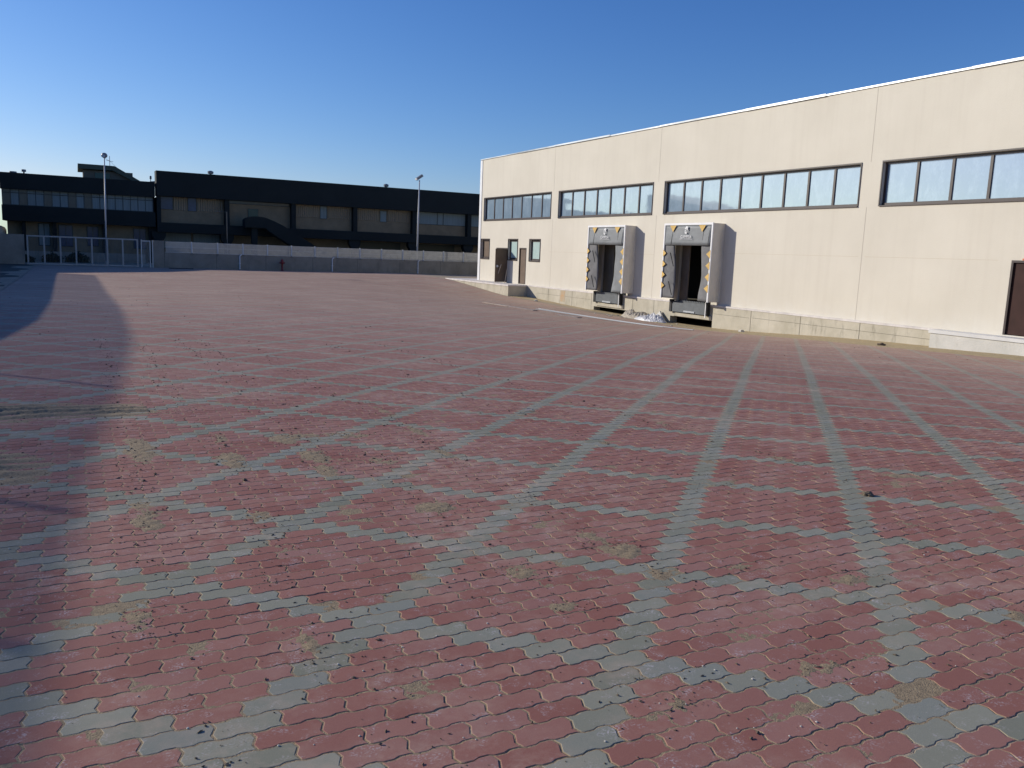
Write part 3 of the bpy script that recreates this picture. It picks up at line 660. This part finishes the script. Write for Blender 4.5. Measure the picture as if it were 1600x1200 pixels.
    MB().box(FX-.080, FX-.074, c0-.48, c0+.42, h-.60, h-.585).build('logo_underline', M_WHITE, t)
    return t
shelter(36.33, 39.87, 3.63, 'far grey dock shelter with yellow markers and a slanting right flap', True)
shelter(29.58, 33.06, 3.66, 'near grey dock shelter with yellow markers and a wide black opening', False)
def leveller(a, b, label, cut):
    t = empty('dock_leveller', (WX, (a+b)/2, 0), label, 'dock leveller', 'dock levellers under the two shelters')
    if cut: MB().prism([(WX-.30, a+.04, -.48), (WX-.30, b-.04, -.48), (WX-.30, b-.04, -.02), (WX-.30, b-.75, -.02), (WX-.30, b-.85, .08), (WX-.30, a+.04, .08)], (.10, 0, 0)).build('lip_plate', M_LEV, t)
    else: MB().box(WX-.30, WX-.20, a+.04, b-.04, -.46, .06).build('lip_plate', M_LEV, t)
    MB().box(WX-.2, WX+3, a+.03, b-.03, -.06, .02).build('deck', M_LEV, t)
    MB().box(WX-.33, WX-.303, a+.75, a+1.55, -.46, -.38).build('label_plate', mat('scuffed_alloy', (.45, .48, .5), .5, .3, 6), t)
    pr = [(WX-.32, a+.12, .03)]
    for k in range(14):
        y_ = a+.15+k*(b-a-.9)/13; pr += [(WX-.32, y_, .055), (WX-.32, y_, .10), (WX-.32, y_+.05, .10), (WX-.32, y_+.05, .055)]
    MB().prism(pr+[(WX-.32, b-.60, .03)], (.04, 0, 0)).build('hinge_knuckles', M_LEV, t)
    for y_ in (a-.12, b-.02): MB().box(WX-.33, WX-.15, y_, y_+.17, -.50, .10).build('bumper', M_BLK, t)
    MB().box(WX-.36, WX-.335, a-.07, a-.02, -.6, .12).build('guide_post', M_WHITE, t)
    return t
leveller(37.15, 39.47, 'grey steel dock leveller lip under the far shelter with straight edge', False)
leveller(30.17, 32.66, 'grey steel dock leveller lip under the near shelter with notched edge', True)
# brown door leaf folded inside the far dock opening
MB().box(WX+.05, WX+.11, 38.35, 39.3, .04, 2.9).build('inner_door', mat('olive_steel', (.14, .13, .10), .6, .2, 3), wh)
MB().box(WX+.05, WX+.11, 32.0, 32.55, .04, 2.9).build('inner_door', mat('tan_steel', (.23, .19, .15), .6, .2, 3), wh)

# ------------------------------------------------------------------ small things at the dock wall
def gz1(x, y): return float(zg(x, y))
def plank(p0, p1, w, label):
    a, b = Vector(p0), Vector(p1); d = (b-a).normalized(); s = d.cross(Vector((1, 0, 0))).normalized()*w/2; mb = MB()
    mb.prism([a-s, a+s, b+s, b-s], (.035, 0, 0)); return tag(mb.build('plank', M_WOOD, loc=a), label, 'plank')
plank((25.15, 51.3, .004), (25.32, 50.75, 1.22), .07, 'pale plank leaning against the open brown door')
plank((25.5, 50.5, .004), (25.7, 50.62, .95), .04, 'thin white lath standing just right of the open brown door')
def pipe(pts, r, label, m=M_PVC):
    P = [(x, y, gz1(x, y)+r*1.1) for x, y in pts]; return tag(MB().path(P, r).build('conduit', m, loc=P[0]), label, 'conduit', 'conduits lying on the paving before the docks')
def seg(pts, n=10):
    out = []
    for a, b in zip(pts[:-1], pts[1:]):
        for k in range(n): out.append((a[0]+(b[0]-a[0])*k/n, a[1]+(b[1]-a[1])*k/n))
    return out+[pts[-1]]
pipe(seg([(21.0, 37.6), (21.6, 34.2), (22.0, 31.0), (22.2, 26.8)]), .020, 'long blue grey conduit lying nearest the docks')
pipe(seg([(20.5, 37.0), (21.2, 34.0), (21.6, 31.2), (21.9, 28.4)]), .018, 'long blue grey conduit lying on the yard side of its neighbour')
pipe(seg([(18.4, 38.8), (18.9, 37.0)]), .025, 'short pale conduit off to the left of the long ones', M_WOOD)
for i, (a, b, l) in enumerate((((19.0, 38.3), (19.6, 35.4), 'longer weathered board lying flat on the paving by the conduits'), ((19.6, 33.3), (20.0, 32.0), 'short weathered board lying flat left of the docks'))):
    z = gz1(*a); z2 = gz1(*b); A_, B_ = Vector((*a, z+.01)), Vector((*b, z2+.01)); s = Vector((.13, 0, 0))
    tag(MB().prism([A_-s, A_+s, B_+s, B_-s], (0, 0, .03)).build('board', mat('weathered_board', (.40, .33, .29), .9, .4, 5), loc=A_), l, 'board')
# rubble and plastic between the docks
import bmesh
def heap(cx_, cy_, rx, ry, h, m, name, label, cat, seed, sharp=1.0):
    def zf(X, Y):
        d = ((X-cx_)/rx)**2+((Y-cy_)/ry)**2; n = fbm(X, Y, 4, seed, 5); n2 = np.abs(fbm(X, Y, 14, seed+1, 3))
        return zg(X, Y)-.04+np.clip(1-d, 0, 1)**.6*h*(.75+.5*n*sharp)+.10*n2*np.clip(1-d, 0, 1)
    o = grid_mesh(name, np.arange(cx_-rx, cx_+rx, .04), np.arange(cy_-ry, cy_+ry, .04), zf, m, smooth=False); return tag(o, label, cat)
heap(25.35, 35.15, .5, 1.2, .52, M_RUB, 'rubble_heap', 'heap of pale broken rubble against the wall right of the far dock', 'rubble', 21)
heap(25.2, 33.75, .5, 1.25, .40, M_PLAS, 'plastic_sheet', 'crumpled white plastic sheet dumped beside the rubble between the docks', 'plastic sheet', 31)
# broken triangular slab leaning at the wall left of the near pit
tag(MB().prism([(25.45, 33.35, gz1(25.45, 33.3)), (25.45, 32.95, gz1(25.45, 33)), (25.62, 33.6, -.55), (25.62, 34.2, gz1(25.6, 34))], (.08, 0, 0)).build('broken_slab', M_CONC2, loc=(25.5, 33.5, -1)), 'broken pale concrete slab leaning on the wall left of the near pit', 'slab')
for i in range(16):
    x, y = random.uniform(23.8, 25.5), random.uniform(29, 37.5)
    rock(x, y, random.uniform(.03, .06), M_STONE if i % 2 else M_RUB, 'rubble_stone', 'tiny %s rubble stone strewn on the ground before the docks' % ('whitish' if i % 2 else 'sand coloured'), 'stone', 2)['group'] = 'rubble stones strewn before the docks'

# ------------------------------------------------------------------ perimeter wall, fence, gate
FY = 66.0
pw = empty('perimeter_wall', (20, FY, 0), 'grey concrete wall along the far edge of the yard right of the gate', 'wall')
mb = MB(); x = 5.78
while x < 46: mb.box(x+.01, min(x+3.57, 46), FY, FY+.18, -.1, 1.1); x += 3.58
mb.build('wall_panels', M_WCONC, pw); MB().box(5.78, 46, FY+.02, FY+.16, -.1, 1.09).build('joint_filler', M_DARK, pw)
MB().box(5.06, 5.77, FY-.02, FY+.2, -.1, 1.93).build('gate_pier', M_WCONC, pw)
lw = MB(); x = -2.95
while x > -20: lw.box(x-2.5, x-.02, FY, FY+.2, -.1, 2.0); x -= 2.52
tag(lw.build('boundary_wall', M_WCONC, loc=(-8, FY, 0)), 'tall plain grey concrete wall left of the gate', 'wall')
fn = empty('railing', (20, FY+.08, 1.1), 'galvanised grille railing with pale posts on top of the perimeter wall', 'fence')
px_ = [5.83+1.81*k for k in range(22)]
for a in px_[1:]: MB().box(a-.035, a+.035, FY+.0, FY+.07, .98, 1.93).build('post', mat('pale_galvanised_post', (.62, .66, .68), .5, .1, 3), fn)
for a, b in zip(px_[:-1], px_[1:]):
    mb = MB(); k = int((b-a)/.066)
    for i in range(1, k): xx = a+(b-a)*i/k; mb.box(xx-.018, xx+.018, FY+.085, FY+.11, 1.101, 1.88)
    for z in (1.12, 1.5, 1.87): mb.box(a, b, FY+.078, FY+.085, z-.015, z+.015)
    mb.build('grille', M_GALV, fn)
for x in (11.01, 18.05, 25.24):
    p = MB().tube((x, FY-.05, .02), (x, FY-.05, 1.0), .045).tube((x, FY-.05, 1.0), (x+.14, FY-.05, 1.12), .04).box(x-.07, x+.07, FY-.06, FY-.001, .45, .5).build('drain_pipe', M_WHITE, loc=(x, FY, 0))
    tag(p, {11.01: 'white drain pipe on the perimeter wall, leftmost of three', 18.05: 'white drain pipe on the perimeter wall, middle one of three', 25.24: 'white drain pipe on the perimeter wall in front of the right street lamp'}[x], 'pipe', 'drain pipes on the perimeter wall')
gt = empty('sliding_gate', (.6, FY-.1, 0), 'wide steel sliding gate of eight uprights at the far left of the yard', 'gate')
gx = [-2.78, -1.8, -.83, .12, 1.1, 2.07, 3.05, 4.0]
f = MB()
for x in gx: f.box(x-.05, x+.05, FY-.12, FY-.06, .12, 1.88)
f.box(gx[0]-.05, gx[-1]+.05, FY-.125, FY-.055, 1.881, 1.97).box(gx[0]-.05, gx[-1]+.05, FY-.13, FY-.05, .03, .119)
f.build('gate_frame', mat('dull_galvanised', (.42, .41, .38), .5, .2, 3), gt)
b = MB()
for a, c in zip(gx[:-1], gx[1:]):
    for i in range(1, 11): xx = a+(c-a)*i/11; b.box(xx-.006, xx+.006, FY-.10, FY-.084, .119, 1.881)
b.build('gate_bars', M_LEV, gt)
pg = empty('pedestrian_gate', (4.65, FY-.1, 0), 'narrow steel gate between the sliding gate and the wall', 'gate')
MB().box(4.22, 4.30, FY-.12, FY-.04, 0, 1.95).box(4.30, 4.78, FY-.11, FY-.05, 1.82, 1.9).box(4.78, 4.86, FY-.121, FY-.04, 0, 1.9).box(4.95, 5.03, FY-.12, FY-.04, 0, 1.93).build('gate_frame', M_GALV, pg)
b = MB()
for i in range(1, 6): xx = 4.3+i*.08; b.box(xx-.008, xx+.008, FY-.09, FY-.075, .1, 1.82)
b.build('gate_bars', M_GALV, pg)
# hydrant
hy = empty('fire_hydrant', (14.07, 65.6, 0), 'red fire hydrant standing before the far wall', 'hydrant')
MB().lathe((14.07, 65.6, 0), [(.13, 0), (.13, .05), (.07, .07), (.07, .5), (.12, .52), (.12, .72), (.09, .8), (.04, .88)]).build('hydrant_body', M_RED, hy, smooth=True)
MB().tube((13.87, 65.6, .6), (14.27, 65.6, .6), .055).build('outlet', M_RED, hy)
for x0, x1, l in ((5.9, 7.5, 'dark flat strip at the foot of the wall near the gate'), (19.0, 20.9, 'dark flat strip at the foot of the wall right of the hydrant')):
    tag(MB().box(x0, x1, 64.0, 64.5, .012, .05).build('dark_strip', M_BLK, loc=(x0, 64.2, 0)), l, 'drain cover')  # flat black strip for a dark patch near the wall

# street lamps
def lamp(x, y, z0, zt, r, label, style):
    t = empty('street_lamp', (x, y, z0), label, 'street lamp', 'tall floodlight masts behind the far wall')
    MB().tube((x, y, z0), (x+.1, y, zt), r, r*.6, 12).build('pole', mat('pale_lamp_pole', (.50, .51, .52), .45, .1, 2), t, smooth=True)
    MB().tube((x, y, z0), (x, y, z0+.35), r*1.6, r*1.6, 12).build('pole_base', M_GALV, t)
    if style == 0:
        h = MB(); h.lathe((x+.1, y, zt), [(.06, 0), (.18, .08), (.21, .2), (.15, .32), (.06, .36)]); h.build('lamp_head', M_LAMPH, t, smooth=True)
        MB().tube((x+.1, y-.05, zt+.1), (x+.02, y-.3, zt+.12), .09, .11, 12).build('lamp_glass', M_GALV, t)
    else:
        MB().prism([(x-.06, y-.1, zt), (x+.42, y-.1, zt+.34), (x+.30, y-.1, zt+.5), (x-.16, y-.1, zt+.17)], (0, .35, 0)).build('lamp_head', M_LAMPH, t)
        MB().prism([(x-.17, y-.11, zt+.02), (x-.02, y-.11, zt-.02), (x-.07, y-.11, zt+.03), (x-.2, y-.11, zt+.14)], (0, .37, 0)).build('lamp_glass', M_WHITE, t)
lamp(2.0, 66.6, 0, 7.45, .062, 'tall street lamp with round head behind the sliding gate', 0)
lamp(25.9, 68, -.1, 7.75, .08, 'tall street lamp with angled floodlight near the warehouse corner', 1)
# thin service mast beside the right building
ms = empty('thin_mast', (10.6, 70, 0), 'thin grey post with short top arm standing behind the railing', 'post')
MB().tube((10.75, 70, 0), (10.75, 70, 4.35), .028).build('pole', M_LEV, ms); MB().tube((10.75, 70, 4.32), (9.9, 70, 4.36), .016).build('arm', M_LEV, ms)

# ------------------------------------------------------------------ office building (left) and factory building (right)
ob = empty('office_building', (.7, 79, 0), 'dark two storey building with a ribbon of glazing behind the gate', 'building')
OX0, OX1 = -4.98, 6.2
MB().box(OX0, OX1, 78.0, 92, 5.5, 6.75).build('fascia', M_FASC, ob)
MB().box(OX0+.05, OX1, 78.0, 92, 3.05, 4.25).build('floor_band', M_FASC, ob)
MB().box(OX0+.3, OX1, 79.2, 91.9, -.1, 3.049).build('lower_wall', M_PANEL, ob)
MB().box(OX0+.1, OX1, 78.9, 91.9, 4.251, 5.499).build('upper_wall', M_FASC, ob)
f = MB(); n = 19; x0, x1 = OX0+.1, 6.05; w = (x1-x0)/n
for i in range(n+1): f.box(x0+i*w-.025, x0+i*w+.025, 78.40, 78.47, 4.251, 5.499)
f.box(x0, x1, 78.405, 78.465, 5.2, 5.24).box(x0, x1, 78.39, 78.48, 4.251, 4.31)
gw = f.build('ribbon_window', mat('dark_frame', (.03, .045, .045), .5), ob)
for i in range(n):
    c = (.5, .9, .3, 1, .9, .2, .75, .85, .3, .8)[i % 10] if i < 12 else .8
    a = MB().box(x0+i*w+.026, x0+(i+1)*w-.026, 78.43, 78.44, 4.311, 5.19); b_ = MB().box(x0+i*w+.026, x0+(i+1)*w-.026, 78.43, 78.44, 5.245, 5.498)
    a.build('pane', M_CURT if c > .6 else M_FARGL, gw); b_.build('pane', M_CURT if c > .7 else M_FARGL, gw)
for x, w in ((-3.52, .24), (-1.35, .3), (2.27, .24), (6.0, .6)): MB().box(x-w/2, x+w/2, 78.5, 79.19, -.1, 3.049).build('column', M_FASC, ob)
for a, b_, c, d, m in ((-2.48, -1.75, 1.2, 2.9, M_CURT), (-1.03, -.1, 1.2, 2.85, M_FARGLB), (1.05, 1.8, 1.3, 2.8, M_FARGLB), (4.57, 5.44, 1.2, 2.8, M_FARGLB)):
    o = MB().box(a-.06, b_+.06, 79.14, 79.199, c-.06, d+.06).build('window', mat('dark_frame', (.03, .045, .045), .5), ob)
    MB().box(a, (a+b_)/2-.03, 79.11, 79.139, c, d).box((a+b_)/2+.03, b_, 79.11, 79.139, c, d).build('pane', m, o)
# roof house with sloping roof
MB().box(.95, 5.0, 86, 90, 6.75, 7.9).build('roof_house', M_PENT, ob)
MB().prism([(.55, 85.6, 7.95), (.55, 85.6, 8.38), (3.5, 85.6, 8.38), (6.4, 85.6, 6.76), (5.8, 85.6, 6.76), (3.35, 85.6, 7.98)], (0, 5, 0)).build('roof_slab', mat('olive_fascia', (.10, .115, .08), .8, .2, 1), ob)
MB().box(1.9, 3.1, 85.94, 85.999, 7.0, 7.7).build('window', M_TEAL, ob)
an = MB().tube((3.17, 87, 8.3), (3.17, 87, 9.35), .03); an.tube((2.9, 87, 8.95), (3.45, 87, 8.85), .018).tube((3.17, 87, 8.9), (4.6, 88, 7.7), .01).tube((3.17, 87, 8.9), (2.6, 86.5, 9.15), .012)
an.build('antenna', M_GALV, ob)
for x, h, r in ((-4.14, .22, .16), (-3.38, .42, .1), (6.05, .6, .05)):
    v = MB().lathe((x, 80, 6.74), [(r*.6, 0), (r*.6, h*.55), (r*1.7, h*.6), (r*1.6, h), (r*.5, h*1.05)], 10).build('roof_vent', M_LAMPH, ob)
MB().prism([(5.5, 84, 6.7), (6.7, 84, 6.7), (6.7, 84, 7.2), (6.3, 84, 7.15)], (0, 3, 0)).build('roof_gable', mat('lit_tile', (.42, .34, .27), .8), ob)

fb = empty('factory_building', (25, 79, 0), 'long dark two storey factory block with brown panels behind the railing', 'building')
MB().box(6.32, 12, 77.8, 79.4, 5.65, 7.66).box(12, 62, 77.8, 95, 5.65, 7.659).build('fascia', M_FASC, fb)
MB().box(6.30, 62, 77.78, 79.42, 7.661, 7.70).build('coping', mat('dark_green_coping', (.02, .06, .045), .5), fb)
MB().box(6.32, 62, 77.9, 94.9, 2.65, 3.45).build('floor_band', M_FASC, fb)
MB().box(6.5, 61.9, 78.6, 94.8, 3.451, 5.649).build('upper_wall', M_PANEL, fb)
MB().box(6.5, 61.9, 80.0, 94.8, -.1, 2.649).build('lower_wall', M_PANEL, fb)
cols = [6.45, 12.01, 17.78, 23.52, 29.4, 35.24, 41, 46.8]
for i, c in enumerate(cols):
    MB().box(c-.2 if i else 6.33, c+.2, 78.0, 78.59, 3.451, 5.649).build('column', M_FASC, fb)
    MB().prism([(c-.22, 78.1, -.1), (c+.22, 78.1, -.1), (c+.22, 78.1, 1.7), (c+.55, 78.1, 2.3), (c+.55, 78.1, 2.649), (c-.55, 78.1, 2.649), (c-.55, 78.1, 2.3), (c-.22, 78.1, 1.7)], (0, .6, 0)).build('column', M_FASC, fb)
def win(a, b_, c, d, m, y=78.6):
    o = MB().box(a-.05, b_+.05, y-.04, y-.001, c-.05, d+.05).build('window', mat('dark_frame', (.03, .045, .045), .5), fb)
    MB().box(a, b_, y-.06, y-.041, c, d).build('pane', m, o)
win(6.66, 7.6, 4.6, 5.6, M_FARGLB); win(8.88, 9.5, 4.55, 5.6, M_FARGLB); win(13.9, 14.7, 4.33, 4.98, M_TEAL)
win(12.26, 17.5, 5.4, 5.62, M_FARGL); win(20.36, 20.92, 4.5, 5.6, M_CURT); win(26.13, 26.7, 4.5, 5.5, M_CURT)
win(29.72, 31.95, 4.5, 5.62, M_CURT); win(32.02, 32.56, 4.5, 5.62, M_CURT); win(32.66, 34.98, 4.5, 5.62, M_CURT); win(35.5, 37.7, 4.5, 5.62, M_CURT); win(38, 40.6, 4.5, 5.62, M_CURT)
for a, b_ in ((7.7, 8.75), (9.6, 11.75), (18.05, 20.2), (21.1, 23.25), (23.8, 26.0), (26.85, 29.1)):
    MB().box(a, b_, 78.55, 78.599, 4.55, 5.64).build('corrugated_panel', M_CORR, fb)
for a, b_ in ((6.8, 9.2), (9.4, 11.6)): win(a, b_, 1.3, 2.6, M_CURT, 80.0)
# ribbed light roller doors low between columns
for a, b_ in ((24.2, 28.7), (30.1, 34.5)): MB().box(a, b_, 79.93, 79.999, 0, 2.55).build('roller_door', mat('dark_olive_door', (.05, .06, .045), .6), fb)
# fire stair: landing with arched parapet and one flight going down to the right
fs = empty('fire_stair', (16, 77, 0), 'dark steel fire stair descending to the right on the factory front', 'stair')
pts = [(13.2, 76.2, 3.35), (13.2, 76.2, 4.0)]+[(14.3-1.05*math.cos(t), 76.2, 4.0+.3*math.sin(t)) for t in np.linspace(.3, 2.2, 6)]+[(15.6, 76.2, 4.0), (16.4, 76.2, 3.65), (20.6, 76.2, 1.2), (21.5, 76.2, .9), (21.5, 76.2, -.1), (20.5, 76.2, -.1), (16.0, 76.2, 2.6), (15.2, 76.2, 3.1), (14.9, 76.2, 3.35)]
MB().prism(pts, (0, .08, 0)).build('parapet', M_FASC, fs)
MB().prism([(x, y+1.2, z) for x, y, z in pts], (0, .08, 0)).build('parapet', M_FASC, fs)
st = MB().box(13.2, 15.2, 76.281, 77.39, 3.3, 3.4)
for k in range(18): st.box(15.2+k*.32, 15.54+k*.32, 76.281, 77.39, 3.2-k*.18, 3.25-k*.18)
st.build('treads', M_FASC, fs); MB().box(13.8, 14.3, 76.5, 77.0, -.1, 3.29).build('column', M_FASC, fs)
for x in (10.95, 27.15):
    MB().lathe((x, 80, 7.69), [(.08, 0), (.08, .18), (.24, .22), (.26, .4), (.1, .48)], 10).build('roof_vent', M_LAMPH, fb)
# pale tank past the left end of the office building
tk = empty('storage_tank', (-5.3, 79.5, 0), 'pale rounded tank at the far left edge beyond the wall', 'tank')
MB().lathe((-5.45, 80, 0), [(.65, 0), (.65, 2.3), (.55, 2.5), (.3, 2.62), (.05, 2.66)], 20).build('tank_body', mat('cream_tank', (.5, .49, .42), .6), tk, smooth=True)
MB().tube((-5.45, 80, 2.6), (-5.45, 80, 3.1), .14).build('tank_cap', M_RED, tk)
# shrubs behind the gate
def shrub(x, y, w, h, label, seed):
    r = random.Random(seed); mb = MB()
    for _ in range(900):
        a, e, q = r.random()*6.28, r.random(), r.random()**.5
        c = Vector((x+math.cos(a)*w*q*(.6+.4*r.random()), y+math.sin(a)*w*.6*q, h*e*(1-.5*q)*(.8+.3*r.random())))
        n = Vector((r.gauss(0, 1), r.gauss(0, 1), r.gauss(0, 1))).normalized(); t = n.orthogonal()*.06; b_ = n.cross(t)*.6
        mb.poly([c-t-b_, c+t-b_*.5, c+t*1.3+b_, c-t*.6+b_])
    o = empty('shrub', (x, y, 0), label, 'shrub', 'low shrubs behind the sliding gate')
    mb.build('foliage', M_LEAF, o)
    s = MB()
    for k in range(5): s.tube((x, y, 0), (x+r.uniform(-.5, .5)*w, y+r.uniform(-.3, .3)*w, h*.8), .02, .008, 6)
    s.build('stem', M_DEBRIS, o)
shrub(-1.5, 73, .8, .8, 'wide low dark shrub seen through the left half of the gate', 1)
shrub(.2, 74, .9, .95, 'taller dark shrub right of the low one behind the gate', 2)
shrub(-3.2, 71, .7, .6, 'small dark shrub behind the left end of the gate', 3)
# low kerb wall in the neighbouring lot
tag(MB().box(-4, 5.2, 76.0, 76.25, -.1, .75).build('low_wall', M_WCONC, loc=(0, 76, 0)), 'low grey wall in front of the office building, seen through the gate', 'wall')

# ------------------------------------------------------------------ unseen casters added left of the frame to shade the left of the yard
K = math.tan(SUN_EL)*math.sqrt(2)
def cast(x, y, X):          # point of the caster plane x = X whose shadow falls on ground point (x, y)
    return (X, y+(x-X), gz1(x, y)+(x-X)*K)
e1 = [(-.84, 47), (-.78, 40), (-.65, 28), (-.75, 21), (-1.15, 16.5), (-1.9, 13), (-3.6, 10)]
P1 = [cast(x, y, -6.5) for x, y in e1]
pts = [(p[0], p[1], p[2]) for p in P1]+[(P1[-1][0], P1[-1][1], -.2), (P1[0][0], P1[0][1]+12, -.2), (P1[0][0], P1[0][1]+12, P1[0][2])]
tag(MB().prism(pts, (-.25, 0, 0)).build('caster_wall', M_WCONC, loc=(-6.5, 30, 0)), 'unseen concrete wall left of the yard, its top shaped to cast the dark shadow', 'wall')  # unseen wall, top outline traced back from the shadow edge
e0 = [(-3.5, 51), (-.6, 52.2), (2.7, 54.6), (5.2, 56.5), (7.0, 59.5), (9.5, 65)]
P0 = [cast(x, y, -7.5) for x, y in e0]
pts = [(p[0], p[1], p[2]) for p in P0]+[(-7.5, P0[-1][1], -.2), (-7.5, P0[0][1], -.2)]
tag(MB().prism(pts, (-6, 0, 0)).build('caster_shed', M_PENT, loc=(-10, 70, 0)), 'unseen shed added left of the gate, its slope shaped to cast a shadow', 'shed')  # added out of view, roofline projected from the wanted shadow
e2 = [(.95, 50), (1.0, 35), (1.1, 25), (.9, 16.8), (.45, 10.8), (.12, 7.4), (0, 5.6), (-.08, 4.5), (-.12, 3.6), (-.14, 2.4), (-.2, .5), (-1.5, -3)]
P2 = [cast(x, y, -9) for x, y in e2]
def net_mat():
    m = bpy.data.materials.new('caster_net'); m.use_nodes = True; N = m.node_tree.nodes; L = m.node_tree.links
    b = N['Principled BSDF']; b.inputs['Base Color'].default_value = (.05, .07, .06, 1); t = N.new('ShaderNodeBsdfTransparent'); x = N.new('ShaderNodeMixShader')
    x.inputs[0].default_value = .60; L.new(t.outputs[0], x.inputs[1]); L.new(b.outputs[0], x.inputs[2]); L.new(x.outputs[0], N['Material Output'].inputs[0]); return m
mb = MB()
for a, b_ in zip(P2[:-1], P2[1:]): mb.poly([(-9, a[1], 0), (-9, b_[1], 0), tuple(b_), tuple(a)])
nt = empty('caster_net', (-9, 25, 0), 'unseen half see-through net on posts, added to cast the soft shadow band', 'net')  # invented see-through sheet, outline projected from the partial shade on the ground
mb.build('net', net_mat(), nt)
for p in P2[::2]: MB().tube((-9.06, p[1], -.1), (-9.06, p[1], p[2]), .03).build('post', M_GALV, nt)
